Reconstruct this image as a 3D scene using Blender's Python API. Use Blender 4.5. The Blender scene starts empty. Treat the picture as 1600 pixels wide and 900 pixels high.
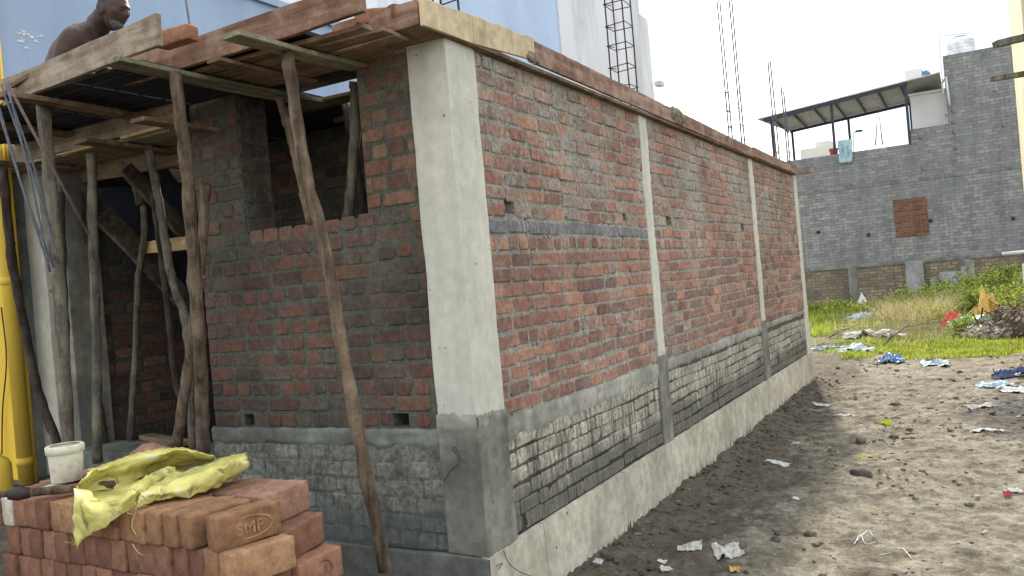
import bpy, bmesh, math, random
import numpy as np
from mathutils import Vector, Matrix, noise as mnoise
random.seed(7)
SC = bpy.context.scene
COL = SC.collection
R_ = math.radians
# ------------------------------------------------------------------ camera
FPX, YAW, PIT, ROL = 1308., .5076, -.0007, -.0854
CAM = Vector((2.2434, -3.5507, 1.78))
fw = Vector((-math.sin(YAW)*math.cos(PIT), math.cos(YAW)*math.cos(PIT), math.sin(PIT)))
r0 = fw.cross(Vector((0, 0, 1))).normalized(); u0 = r0.cross(fw)
RT = math.cos(ROL)*r0 + math.sin(ROL)*u0
UP = -math.sin(ROL)*r0 + math.cos(ROL)*u0
cam = bpy.data.cameras.new("camera"); camo = bpy.data.objects.new("camera", cam); COL.objects.link(camo)
m = Matrix((RT, UP, -fw)).transposed().to_4x4(); m.translation = CAM
camo.matrix_world = m
cam.sensor_width = 36; cam.lens = FPX/1600*36; cam.clip_end = 2000; cam.clip_start = .05
SC.camera = camo
def ray(x, y): return fw + RT*((x-800)/FPX) - UP*((y-450)/FPX)
def atX(x, y, v): d = ray(x, y); return CAM + d*((v-CAM.x)/d.x)
def atY(x, y, v): d = ray(x, y); return CAM + d*((v-CAM.y)/d.y)
def atZ(x, y, v): d = ray(x, y); return CAM + d*((v-CAM.z)/d.z)
def atT(x, y, t): return CAM + ray(x, y)*t
# ------------------------------------------------------------------ light
SUN_EL, SUN_AZ = 36., -14.          # azimuth from +Y towards +X
EXPO = 1.62
SC.view_settings.view_transform = 'Standard'; SC.view_settings.look = 'None'
SC.view_settings.exposure = EXPO; SC.view_settings.gamma = 1
W = bpy.data.worlds.new("World"); SC.world = W; W.use_nodes = True
nt = W.node_tree; nt.nodes.clear()
o = nt.nodes.new('ShaderNodeOutputWorld'); bg = nt.nodes.new('ShaderNodeBackground'); bg.inputs[1].default_value = .11
sky = nt.nodes.new('ShaderNodeTexSky'); sky.sky_type = 'NISHITA'; sky.sun_disc = False
sky.sun_elevation = R_(SUN_EL); sky.sun_rotation = R_(SUN_AZ); sky.dust_density = 2.5; sky.air_density = 1.0
tc = nt.nodes.new('ShaderNodeTexCoord'); mp = nt.nodes.new('ShaderNodeMapping'); mp.inputs['Scale'].default_value = (1, 1, 2.2)
mp.inputs['Location'].default_value = (.35, .1, .2)
nz = nt.nodes.new('ShaderNodeTexNoise'); nz.inputs['Scale'].default_value = 1.6; nz.inputs['Detail'].default_value = 7; nz.inputs['Roughness'].default_value = .55
rp = nt.nodes.new('ShaderNodeValToRGB'); rp.color_ramp.elements[0].position = .36; rp.color_ramp.elements[1].position = .58
mx = nt.nodes.new('ShaderNodeMixRGB'); mx.inputs[2].default_value = (6.6, 6.75, 6.8, 1)
nt.links.new(tc.outputs['Generated'], mp.inputs[0]); nt.links.new(mp.outputs[0], nz.inputs[0]); nt.links.new(nz.outputs[0], rp.inputs[0])
dt = nt.nodes.new('ShaderNodeVectorMath'); dt.operation = 'DOT_PRODUCT'; dt.inputs[1].default_value = (0.042, 0.974, 0.223)
nt.links.new(tc.outputs['Generated'], dt.inputs[0])
r2 = nt.nodes.new('ShaderNodeValToRGB'); r2.color_ramp.elements[0].position = .945; r2.color_ramp.elements[1].position = .992
r2.color_ramp.elements[0].color = (1, 1, 1, 1); r2.color_ramp.elements[1].color = (.1, .1, .1, 1); nt.links.new(dt.outputs['Value'], r2.inputs[0])
mu = nt.nodes.new('ShaderNodeMath'); mu.operation = 'MULTIPLY'; nt.links.new(rp.outputs[0], mu.inputs[0]); nt.links.new(r2.outputs[0], mu.inputs[1])
nt.links.new(mu.outputs[0], mx.inputs[0])
inv = nt.nodes.new('ShaderNodeMath'); inv.operation = 'SUBTRACT'; inv.inputs[0].default_value = 1.; nt.links.new(r2.outputs[0], inv.inputs[1])
m3 = nt.nodes.new('ShaderNodeMixRGB'); m3.inputs[2].default_value = (1.75, 2.4, 2.85, 1); nt.links.new(inv.outputs[0], m3.inputs[0]); nt.links.new(sky.outputs[0], m3.inputs[1]); nt.links.new(m3.outputs[0], mx.inputs[1]); pass; nt.links.new(mx.outputs[0], bg.inputs[0]); nt.links.new(bg.outputs[0], o.inputs[0])
sl = bpy.data.lights.new("sun", 'SUN'); sl.energy = 2.3; sl.angle = R_(2.5); sl.color = (1, .91, .76)
so = bpy.data.objects.new("sun", sl); COL.objects.link(so)
sd = Vector((math.sin(R_(SUN_AZ))*math.cos(R_(SUN_EL)), math.cos(R_(SUN_AZ))*math.cos(R_(SUN_EL)), math.sin(R_(SUN_EL))))
so.rotation_euler = sd.to_track_quat('Z', 'Y').to_euler(); so.location = (0, 20, 30)

# ------------------------------------------------------------------ materials
class NT:
    def __init__(s, name):
        s.m = bpy.data.materials.new(name); s.m.use_nodes = True; s.t = s.m.node_tree
        s.b = s.t.nodes['Principled BSDF']; s.b.inputs['Specular IOR Level'].default_value = .25
        s.tc = s.n('ShaderNodeTexCoord')
    def n(s, k, **kw):
        x = s.t.nodes.new(k)
        for a, v in kw.items(): setattr(x, a, v)
        return x
    def l(s, a, b): s.t.links.new(a, b)
    def coords(s, scale=(1, 1, 1), out='Object'):
        p = s.n('ShaderNodeMapping'); p.inputs['Scale'].default_value = scale; s.l(s.tc.outputs[out], p.inputs[0]); return p.outputs[0]
    def noise(s, scale, detail=6, rough=.6, vec=None, dist=0):
        x = s.n('ShaderNodeTexNoise'); x.inputs['Scale'].default_value = scale; x.inputs['Detail'].default_value = detail
        x.inputs['Roughness'].default_value = rough; x.inputs['Distortion'].default_value = dist
        s.l(vec if vec else s.tc.outputs['Object'], x.inputs['Vector']); return x.outputs[0]
    def ramp(s, f, stops):
        x = s.n('ShaderNodeValToRGB'); e = x.color_ramp.elements
        while len(e) < len(stops): e.new(.5)
        for i, (p, c) in enumerate(stops):
            e[i].position = p; e[i].color = (*c, 1) if isinstance(c, tuple) else (c, c, c, 1)
        s.l(f, x.inputs[0]); return x.outputs[0]
    def mix(s, f, a, b, mode='MIX'):
        x = s.n('ShaderNodeMixRGB', blend_type=mode)
        for i, v in ((0, f), (1, a), (2, b)):
            if isinstance(v, (int, float)): x.inputs[i].default_value = v if i == 0 else (v, v, v, 1)
            elif isinstance(v, tuple): x.inputs[i].default_value = (*v, 1)
            else: s.l(v, x.inputs[i])
        return x.outputs[0]
    def math(s, op, a, b=0.):
        x = s.n('ShaderNodeMath', operation=op)
        for i, v in ((0, a), (1, b)):
            if isinstance(v, (int, float)): x.inputs[i].default_value = v
            else: s.l(v, x.inputs[i])
        return x.outputs[0]
    def sep(s, v):
        x = s.n('ShaderNodeSeparateXYZ'); s.l(v, x.inputs[0]); return x.outputs
    def done(s, col, rough=.9, bumps=()):
        if isinstance(col, tuple): s.b.inputs['Base Color'].default_value = (*col, 1)
        else: s.l(col, s.b.inputs['Base Color'])
        if isinstance(rough, float): s.b.inputs['Roughness'].default_value = rough
        else: s.l(rough, s.b.inputs['Roughness'])
        prev = None
        for h, st, d in bumps:
            x = s.n('ShaderNodeBump'); x.inputs['Strength'].default_value = st; x.inputs['Distance'].default_value = d
            s.l(h, x.inputs['Height'])
            if prev: s.l(prev, x.inputs['Normal'])
            prev = x.outputs[0]
        if prev: s.l(prev, s.b.inputs['Normal'])
        return s.m

def simple(name, c1, c2, scale=8, rough=.85, bump=.4, dist=.004, stretch=(1, 1, 1), c3=None, rnd=0.):
    t = NT(name); v = t.coords(stretch)
    n1 = t.noise(scale, 8, .62, v); n2 = t.noise(scale*6, 6, .7, v)
    st = [(.32, c1), (.66, c2)] if c3 is None else [(.3, c1), (.52, c2), (.72, c3)]
    c = t.ramp(n1, st)
    c = t.mix(.7, c, t.ramp(n2, [(.36, .5), (.64, 1.3)]), 'MULTIPLY')
    if rnd:
        oi = t.n('ShaderNodeObjectInfo')
        c = t.mix(1., c, t.ramp(oi.outputs['Random'], [(0, 1-rnd), (1, 1+rnd)]), 'MULTIPLY')
    return t.done(c, rough, [(n1, bump, dist*2), (n2, bump, dist)])

M = {}
def brick_mat(name, dark=1., smear=.5, mort=(.25, .24, .20), green=0., drips=0., rim_shade=.55, grime=.85):
    t = NT(name)
    at = t.n('ShaderNodeAttribute', attribute_name='bc')
    r, g, b = t.sep(at.outputs['Vector'])
    n1 = t.noise(5., 8, .65); n2 = t.noise(26., 8, .7); n3 = t.noise(90., 6, .7); n4 = t.noise(1.1, 4, .5)
    k = lambda *c: tuple(x*dark for x in c)
    bcol = t.ramp(r, [(0, k(.075, .040, .037)), (.25, k(.14, .058, .045)), (.55, k(.25, .098, .066)), (.8, k(.36, .165, .10)), (.93, k(.40, .23, .15)), (.985, k(.40, .23, .15)), (1, k(.125, .122, .135))])
    bcol = t.mix(.85, bcol, t.ramp(n2, [(.30, .42), (.5, 1.), (.68, 1.5)]), 'MULTIPLY')
    mc = t.ramp(n1, [(.3, tuple(x*.72 for x in mort)), (.7, tuple(x*1.2 for x in mort))])
    mc = t.mix(.9, mc, t.ramp(n3, [(.36, .5), (.62, 1.3)]), 'MULTIPLY'); mc = t.mix(.7, mc, t.ramp(n2, [(.36, .6), (.62, 1.25)]), 'MULTIPLY')
    # mortar smeared over the brick faces; more where attribute blue is high
    s1 = t.math('ADD', t.math('MULTIPLY', n2, .55), t.math('MULTIPLY', n4, .75))
    s1 = t.math('ADD', s1, t.math('MULTIPLY', b, .27))
    sm = t.ramp(s1, [(.80-smear*.2, 0.), (.98-smear*.14, .85)])
    film = t.mix(sm, bcol, mc)
    f2 = t.ramp(n1, [(.3, .10), (.75, .42)])
    film = t.mix(f2, film, mc)
    v5 = t.coords((9, 9, 5)); n5 = t.noise(1.6, 9, .72, v5, .5)
    ge = t.math('ADD', g, t.math('MULTIPLY', t.math('SUBTRACT', n2, .5), .9)); ge = t.math('ADD', ge, t.math('MULTIPLY', t.math('SUBTRACT', n5, .56), 2.6))
    ge = t.math('MULTIPLY', t.ramp(ge, [(.16, 0.), (.42, 1.)]), t.ramp(g, [(.0, 0.), (.08, 1.)]))
    c = t.mix(ge, mc, film)
    vc = t.n('ShaderNodeTexVoronoi', feature='DISTANCE_TO_EDGE'); vc.inputs['Scale'].default_value = 7
    vd = t.n('ShaderNodeVectorMath', operation='ADD'); t.l(t.tc.outputs['Object'], vd.inputs[0])
    vm = t.n('ShaderNodeVectorMath', operation='SCALE'); vm.inputs['Scale'].default_value = .12
    vn = t.n('ShaderNodeTexNoise'); vn.inputs['Scale'].default_value = 14; vn.inputs['Detail'].default_value = 5; t.l(t.tc.outputs['Object'], vn.inputs['Vector'])
    t.l(vn.outputs['Color'], vm.inputs[0]); t.l(vm.outputs[0], vd.inputs[1]); t.l(vd.outputs[0], vc.inputs['Vector'])
    crk = t.math('MULTIPLY', t.ramp(vc.outputs['Distance'], [(.012, 1.), (.03, 0.)]), t.ramp(n1, [(.45, 0.), (.56, .8)]))
    crk = t.math('MULTIPLY', crk, t.ramp(ge, [(.3, 1.), (.9, .15)]))
    c = t.mix(crk, c, (.03, .028, .024))
    rim = t.math('MULTIPLY', t.ramp(g, [(.0, 0.), (.05, 1.), (.30, 0.)]), t.ramp(n5, [(.44, 0.), (.6, rim_shade)]))
    c = t.mix(rim, c, (.035, .032, .027))  # crevice shadow painted as a dark line round each brick
    c = t.mix(1., c, t.ramp(t.noise(.8, 6, .6), [(.35, grime), (.6, 1.08)]), 'MULTIPLY')
    zc_ = t.sep(t.tc.outputs['Object'])[2]
    dv = t.coords((38, 38, 2.2)); dn_ = t.noise(1., 5, .7, dv)
    dm = t.math('MULTIPLY', t.ramp(dn_, [(.56, 0.), (.64, .8)]), t.ramp(t.math('ADD', t.math('MULTIPLY', t.math('SUBTRACT', zc_, 1.85), 2.5), 0.), [(0., 0.), (.55, drips), (.82, drips), (.9, 0.)]))
    dm = t.math('MULTIPLY', dm, t.ramp(n4, [(.4, .2), (.55, 1.)]))
    c = t.mix(dm, c, (.50, .49, .43))
    if green: c = t.mix(t.ramp(n4, [(.3, 0.), (.7, green)]), c, (.085, .10, .075))
    gr = t.math('SUBTRACT', 1., g)
    return t.done(c, .95, [(n2, .5, .006), (n3, .55, .003)])
M['brick_side'] = brick_mat('pale dusty red brick', 1.16, .32, (.34, .322, .265), 0., 1., .6, .8)  # paler, dusty brick tone
M['brick_front'] = brick_mat('dark red brick with canopy shade', .70, .34, (.115, .117, .092), .25, 0., .75, .6)  # shade under the canopy is put into this colour, along with stains
M['brick_in'] = brick_mat('interior brick darkened as in shade', .55, .4, (.10, .10, .08), .2)  # darker copy of the wall brick, room shade put into its colour

def wash_mat(name, cw, cd, low, lowf, zlo, zhi, gapk=.55, dripf=.85):
    """cement-washed plinth brick: pale faces, dark vertical drips, darker towards the bottom"""
    t = NT(name)
    at = t.n('ShaderNodeAttribute', attribute_name='bc'); r, g, b = t.sep(at.outputs['Vector'])
    n1 = t.noise(4., 7, .6); n2 = t.noise(30., 8, .7)
    v = t.coords((34, 34, 2.2)); n3 = t.noise(1., 5, .65, v); n5 = t.noise(1.7, 4, .55)
    base = t.mix(t.ramp(n1, [(.36, 0.), (.56, 1.)]), cd, cw)
    base = t.mix(t.math('MULTIPLY', g, .4), base, t.ramp(r, [(0, tuple(x*.5 for x in cw)), (.5, tuple(x*.95 for x in cw)), (1, tuple(x*1.35 for x in cw))]))
    drip = t.ramp(n3, [(.50, 1.), (.57, .42), (.64, .22)])
    base = t.mix(dripf, base, drip, 'MULTIPLY')
    base = t.mix(t.math('MULTIPLY', g, t.ramp(t.noise(7., 4, .6), [(.5, 0.), (.62, 1.-dripf)])), base, tuple(x*.5 for x in cd))
    base = t.mix(.9, base, t.ramp(n2, [(.36, .5), (.62, 1.35)]), 'MULTIPLY')
    z = t.sep(t.tc.outputs['Object'])[2]
    zz = t.math('ADD', z, t.math('MULTIPLY', n5, .5))
    zf = t.math('MULTIPLY', t.ramp(t.math('DIVIDE', t.math('SUBTRACT', zz, zlo), zhi-zlo), [(0, 1.), (1, 0.)]), lowf)
    base = t.mix(zf, base, low)
    gap = t.mix(t.ramp(g, [(.0, 1.), (.25, 0.)]), base, t.mix(1., base, gapk, 'MULTIPLY'))
    return t.done(gap, .93, [(n2, .6, .006), (n1, .4, .01)])
M['wash_side'] = wash_mat('cement washed brick side', (.42, .395, .315), (.24, .225, .175), (.085, .08, .066), .76, .86, 1.0, .28)
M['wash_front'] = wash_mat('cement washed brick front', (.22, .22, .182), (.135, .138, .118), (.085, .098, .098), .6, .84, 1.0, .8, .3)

def concrete(name, c, var=.2, pits=True, streak=.25, stain=None, stainf=.0, rough=.9, mud=False, mid=.8):
    t = NT(name)
    n1 = t.noise(1.6, 7, .6); n2 = t.noise(14., 8, .65); n3 = t.noise(70., 5, .7)
    v = t.coords((9, 9, .7)); n4 = t.noise(1., 5, .6, v)
    k = lambda f: tuple(x*f for x in c)
    col = t.ramp(n1, [(.36, k(1-var*1.4)), (.62, k(1+var))])
    col = t.mix(mid, col, t.ramp(n2, [(.34, .68), (.64, 1.22)]), 'MULTIPLY')
    col = t.mix(streak, col, t.ramp(n4, [(.35, .45), (.6, 1.12)]), 'MULTIPLY')
    if stain: col = t.mix(t.ramp(t.noise(2.6, 6, .6), [(.45, 0.), (.68, stainf)]), col, stain)
    b = [(n2, .25, .008), (n3, .3, .0025)]
    if mud:
        sp = t.sep(t.tc.outputs['Object']); vv = t.coords((1, 14, 2.)); vn_ = t.noise(1.6, 8, .72, vv)
        md = t.math('SUBTRACT', sp[2], t.math('MULTIPLY', t.math('SUBTRACT', vn_, .5), .42))
        col = t.mix(t.ramp(md, [(.045, .95), (.06, 0.)]), col, (.03, .027, .022))
        ck = t.math('ABSOLUTE', t.math('SUBTRACT', t.math('FRACT', t.math('ADD', t.math('MULTIPLY', sp[1], .82), t.math('MULTIPLY', t.noise(2., 4, .6), .045))), .5))
        col = t.mix(t.ramp(ck, [(.002, .75), (.006, 0.)]), col, (.06, .055, .045))
    if pits:
        vo = t.n('ShaderNodeTexVoronoi'); vo.inputs['Scale'].default_value = 16; vo.inputs['Randomness'].default_value = 1
        t.l(t.tc.outputs['Object'], vo.inputs['Vector'])
        pm = t.ramp(t.math('ADD', vo.outputs['Distance'], t.math('MULTIPLY', t.math('SUBTRACT', .62, t.noise(5., 5, .7)), .9)), [(.10, 1.), (.14, 0.)])
        col = t.mix(pm, col, k(.28)); b.append((t.math('SUBTRACT', 1., pm), .8, .004))
    return t.done(col, rough, b)
M['conc'] = concrete('pale cast concrete', (.56, .54, .455), .05, True, .2, (.36, .345, .28), .35, mid=.35)
M['conc_dark'] = concrete('damp cast concrete', (.235, .226, .188), .25, True, .4, (.10, .10, .085), .6)
M['conc_joint'] = concrete('crumbly joint concrete', (.33, .32, .265), .35, True, .2, (.17, .165, .13), .8)
M['conc_beam'] = concrete('plinth beam concrete', (.50, .46, .365), .14, True, .18, (.27, .24, .18), .6, mud=True)
M['conc_grey'] = concrete('grey cement', (.17, .175, .155), .3, False, .35)
M['plaster'] = concrete('rough cement plaster', (.31, .30, .255), .25, False, .3)
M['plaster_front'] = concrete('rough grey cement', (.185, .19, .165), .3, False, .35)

def wood(name, c1, c2, grain='x', rnd=.25, dirt=.35, sc=1.):
    t = NT(name)
    s = {'x': (1.2, 22, 22), 'y': (22, 1.2, 22), 'z': (22, 22, 1.2)}[grain]
    v = t.coords(tuple(a*sc for a in s)); n1 = t.noise(1., 8, .65, v, .4); n2 = t.noise(6., 7, .65); n3 = t.noise(60., 5, .7)
    c = t.ramp(n1, [(.36, c1), (.62, c2)])
    c = t.mix(t.ramp(n3, [(.3, .5), (.5, 0.)]), c, tuple(x*.5 for x in c1))
    c = t.mix(t.ramp(n2, [(.48, 0.), (.66, dirt)]), c, (.30, .27, .22))
    c = t.mix(.6, c, t.ramp(n2, [(.34, .42), (.56, 1.15)]), 'MULTIPLY')
    oi = t.n('ShaderNodeObjectInfo'); c = t.mix(1., c, t.ramp(oi.outputs['Random'], [(0, 1-rnd), (1, 1+rnd)]), 'MULTIPLY')
    return t.done(c, .85, [(n1, .5, .004), (n3, .3, .0015)])
M['bark'] = wood('peeled pole wood', (.055, .038, .026), (.22, .155, .10), 'z', .2, .25)
M['bark_grey'] = wood('grey weathered pole wood', (.05, .043, .032), (.19, .165, .12), 'z', .2, .25)
M['bark_dark'] = wood('dark bark', (.022, .017, .014), (.075, .056, .042), 'z', .1, .1)
M['board'] = wood('muddy shuttering board', (.17, .125, .085), (.34, .27, .195), 'x', .1, .55)
M['board_red'] = wood('red brown shuttering board', (.13, .065, .042), (.26, .15, .10), 'x', .1, .4)
M['plank_y'] = wood('weathered green grey plank', (.14, .13, .085), (.32, .30, .20), 'y', .15, .2)
M['plank_x'] = wood('brown plank', (.12, .075, .045), (.25, .17, .105), 'x', .2, .25)
M['plank_tan'] = wood('weathered tan plank', (.17, .14, .085), (.33, .28, .18), 'x', .1, .15)
M['plank_pale'] = wood('fresh pale plank', (.42, .30, .13), (.62, .48, .24), 'x', .1, .1)
M['ply_cream'] = concrete('cream painted steel form', (.56, .45, .27), .08, False, .35, (.25, .16, .09), .35, .6)
M['edge_brown'] = wood('side form board', (.16, .085, .055), (.34, .215, .15), 'y', .1, .5)
M['sheet'] = simple('blue black steel sheet', (.018, .02, .03), (.045, .048, .062), 3, .8, .2, stretch=(1, 1, 1))
M['rebar'] = simple('rusty steel bar', (.028, .02, .018), (.06, .042, .035), 40, .6, .3, .001)
M['rebar_blue'] = simple('grey blue steel bar', (.07, .077, .092), (.14, .15, .172), 30, .5, .2, .001)
def wallpaint(name, c, streak=.15, var=.06, dark=(.2, .2, .2), df=.15):
    t = NT(name); n1 = t.noise(.8, 6, .6); v = t.coords((1.6, 1.6, .25)); n2 = t.noise(1., 6, .62, v); n3 = t.noise(40., 5, .7)
    k = lambda f: tuple(x*f for x in c)
    col = t.ramp(n1, [(.3, k(1-var)), (.7, k(1+var))]); col = t.mix(streak, col, t.ramp(n2, [(.38, .4), (.55, 1.1)]), 'MULTIPLY')
    col = t.mix(t.ramp(t.noise(1.7, 7, .7), [(.56, 0.), (.74, df)]), col, dark)
    return t.done(col, .85, [(n3, .2, .002)])
M['blue_wall'] = wallpaint('light blue wall paint', (.33, .42, .545), .18, .10, (.24, .31, .42), .35)
M['lav_wall'] = wallpaint('pale lavender wall paint', (.66, .66, .685), .35, .05, (.25, .25, .3), .3)
M['blue2'] = wallpaint('pale blue wall paint', (.42, .49, .59), .15)
M['yellow'] = wallpaint('yellow wall paint', (.74, .49, .055), .25, .06, (.35, .25, .06), .35)
M['yellow_pipe'] = wallpaint('yellow painted pipe', (.64, .43, .06), .3, .06, (.3, .22, .08), .4)
M['beige'] = wallpaint('beige render', (.66, .57, .38), .3, .08, (.3, .27, .2), .4)
M['white'] = wallpaint('white painted metal', (.62, .62, .62), .1)
M['cream_far'] = wallpaint('cream far wall', (.62, .60, .54), .1)

def block_mat(name, c1, c2, mort, rows=.1, L=.24, blotch=(.1, .1, .1), bf=.5):
    t = NT(name); c1 = tuple(x*1.25 for x in c1)
    mpn = t.n('ShaderNodeMapping'); mpn.inputs['Rotation'].default_value = (R_(90), 0, 0)
    t.l(t.tc.outputs['Object'], mpn.inputs[0])
    # brick texture uses x,y -> feed (x, z)
    cx = t.sep(t.tc.outputs['Object']); cb = t.n('ShaderNodeCombineXYZ')
    wob = t.math('MULTIPLY', t.noise(3., 3, .5), .04)
    t.l(cx[0], cb.inputs[0]); t.l(t.math('ADD', cx[2], wob), cb.inputs[1])
    br = t.n('ShaderNodeTexBrick'); t.l(cb.outputs[0], br.inputs['Vector'])
    br.inputs['Scale'].default_value = 1; br.inputs['Brick Width'].default_value = L; br.inputs['Row Height'].default_value = rows
    br.inputs['Mortar Size'].default_value = .011; br.inputs['Mortar Smooth'].default_value = .4
    br.inputs['Color1'].default_value = (*c1, 1); br.inputs['Color2'].default_value = (*c2, 1); br.inputs['Mortar'].default_value = (*mort, 1)
    n1 = t.noise(.55, 8, .7); n2 = t.noise(6., 8, .75); v = t.coords((3, 3, .4)); n3 = t.noise(1., 5, .6, v)
    c = t.mix(.6, br.outputs['Color'], t.ramp(n2, [(.34, .5), (.64, 1.4)]), 'MULTIPLY')
    c = t.mix(t.ramp(n1, [(.38, bf), (.6, 0.)]), c, blotch)
    c = t.mix(.4, c, t.ramp(n3, [(.35, .55), (.6, 1.15)]), 'MULTIPLY')
    return t.done(c, .95, [(br.outputs['Fac'], -.5, .01), (n2, .5, .01)])
M['far_grey'] = block_mat('grey cement washed brick', (.25, .245, .235), (.19, .19, .19), (.13, .135, .14), .115, .29, (.155, .16, .17), .6)
M['far_brown'] = block_mat('brown lower brick', (.27, .22, .15), (.18, .15, .11), (.085, .08, .065), .115, .29, (.11, .10, .085), .6)
M['far_red'] = block_mat('red infill brick', (.17, .085, .055), (.10, .045, .032), (.17, .13, .095), .1, .3, (.13, .07, .05), .3)
M['far_band'] = concrete('grey band concrete', (.19, .19, .18), .25, False, .3)

# ground: pale dry clay with damp patches and the building's shadow painted near the wall
def ground_mat():
    t = NT('dry clay and damp shaded soil')
    n1 = t.noise(.55, 6, .62); n2 = t.noise(4., 9, .68); n3 = t.noise(22., 8, .7); n4 = t.noise(90., 5, .7)
    cx = t.sep(t.tc.outputs['Object'])
    dry = t.ramp(n2, [(.30, (.085, .076, .056)), (.43, (.15, .133, .10)), (.56, (.225, .205, .16)), (.7, (.29, .265, .208))])
    wet_shade = t.ramp(n2, [(.3, (.062, .052, .038)), (.7, (.15, .13, .098))])
    # strip beside the wall: damp soil plus painted building shadow, ragged edge
    ed = t.math('ADD', cx[0], t.math('MULTIPLY', t.math('SUBTRACT', n1, .5), 2.2))
    ed = t.math('ADD', ed, t.math('MULTIPLY', t.math('SUBTRACT', n2, .5), .9))
    ed = t.math('ADD', ed, t.math('MULTIPLY', cx[1], .035))
    w = t.ramp(ed, [(.72, 1.), (1.15, 0.)])
    # darker ground at the right
    dx = t.math('ADD', t.math('MULTIPLY', t.math('ABSOLUTE', t.math('SUBTRACT', cx[1], 6.6)), .42), t.math('SUBTRACT', 2.15, cx[0]))
    dk = t.ramp(t.math('ADD', dx, t.math('MULTIPLY', t.math('SUBTRACT', n2, .5), 1.6)), [(0., 1.), (.5, 0.)])
    c = t.mix(w, dry, wet_shade)
    c = t.mix(dk, c, t.ramp(n3, [(.3, (.03, .028, .026)), (.7, (.085, .08, .075))]))
    spots = t.ramp(t.noise(2.3, 7, .72), [(.52, 0.), (.60, .8)])
    c = t.mix(spots, c, wet_shade)
    c = t.mix(.7, c, t.ramp(n3, [(.35, .5), (.63, 1.35)]), 'MULTIPLY'); c = t.mix(.4, c, t.ramp(n4, [(.36, .5), (.62, 1.35)]), 'MULTIPLY')
    far = t.ramp(t.math('MULTIPLY', cx[1], .05), [(.62, 0.), (.7, 1.)])
    c = t.mix(far, c, t.ramp(n2, [(.35, (.07, .085, .03)), (.65, (.16, .15, .085))]))
    return t.done(c, .95, [(n2, .8, .05), (n3, .7, .022), (n4, .6, .006)])
M['ground'] = ground_mat()
M['clod'] = simple('soil clod', (.05, .043, .033), (.16, .14, .11), 12, .95, .6, .006, rnd=.3)

# ------------------------------------------------------------------ mesh helpers
def link(name, me, mat=None, parent=None):
    ob = bpy.data.objects.new(name, me); COL.objects.link(ob)
    if mat is not None: me.materials.append(M[mat] if isinstance(mat, str) else mat)
    if parent is not None: ob.parent = parent
    return ob
def tag(ob, label=None, cat=None, group=None, kind=None):
    if label: ob['label'] = label
    if cat: ob['category'] = cat
    if group: ob['group'] = group
    if kind: ob['kind'] = kind
    return ob
def empty(name, label, cat, loc=(0, 0, 0), rz=0, group=None):
    e = bpy.data.objects.new(name, None); COL.objects.link(e); e.location = loc; e.rotation_euler.z = rz
    e.empty_display_size = .2
    return tag(e, label, cat, group)
def mesh(name, V, F, mat=None, parent=None, smooth=False, attr=None):
    me = bpy.data.meshes.new(name); me.from_pydata([tuple(v) for v in V], [], F); me.update()
    if attr is not None:
        a = me.color_attributes.new('bc', 'FLOAT_COLOR', 'POINT')
        a.data.foreach_set('color', np.array([(c[0], c[1], c[2], 1) for c in attr], dtype=np.float32).ravel())
    if smooth: me.polygons.foreach_set('use_smooth', [True]*len(me.polygons))
    return link(name, me, mat, parent)
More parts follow.
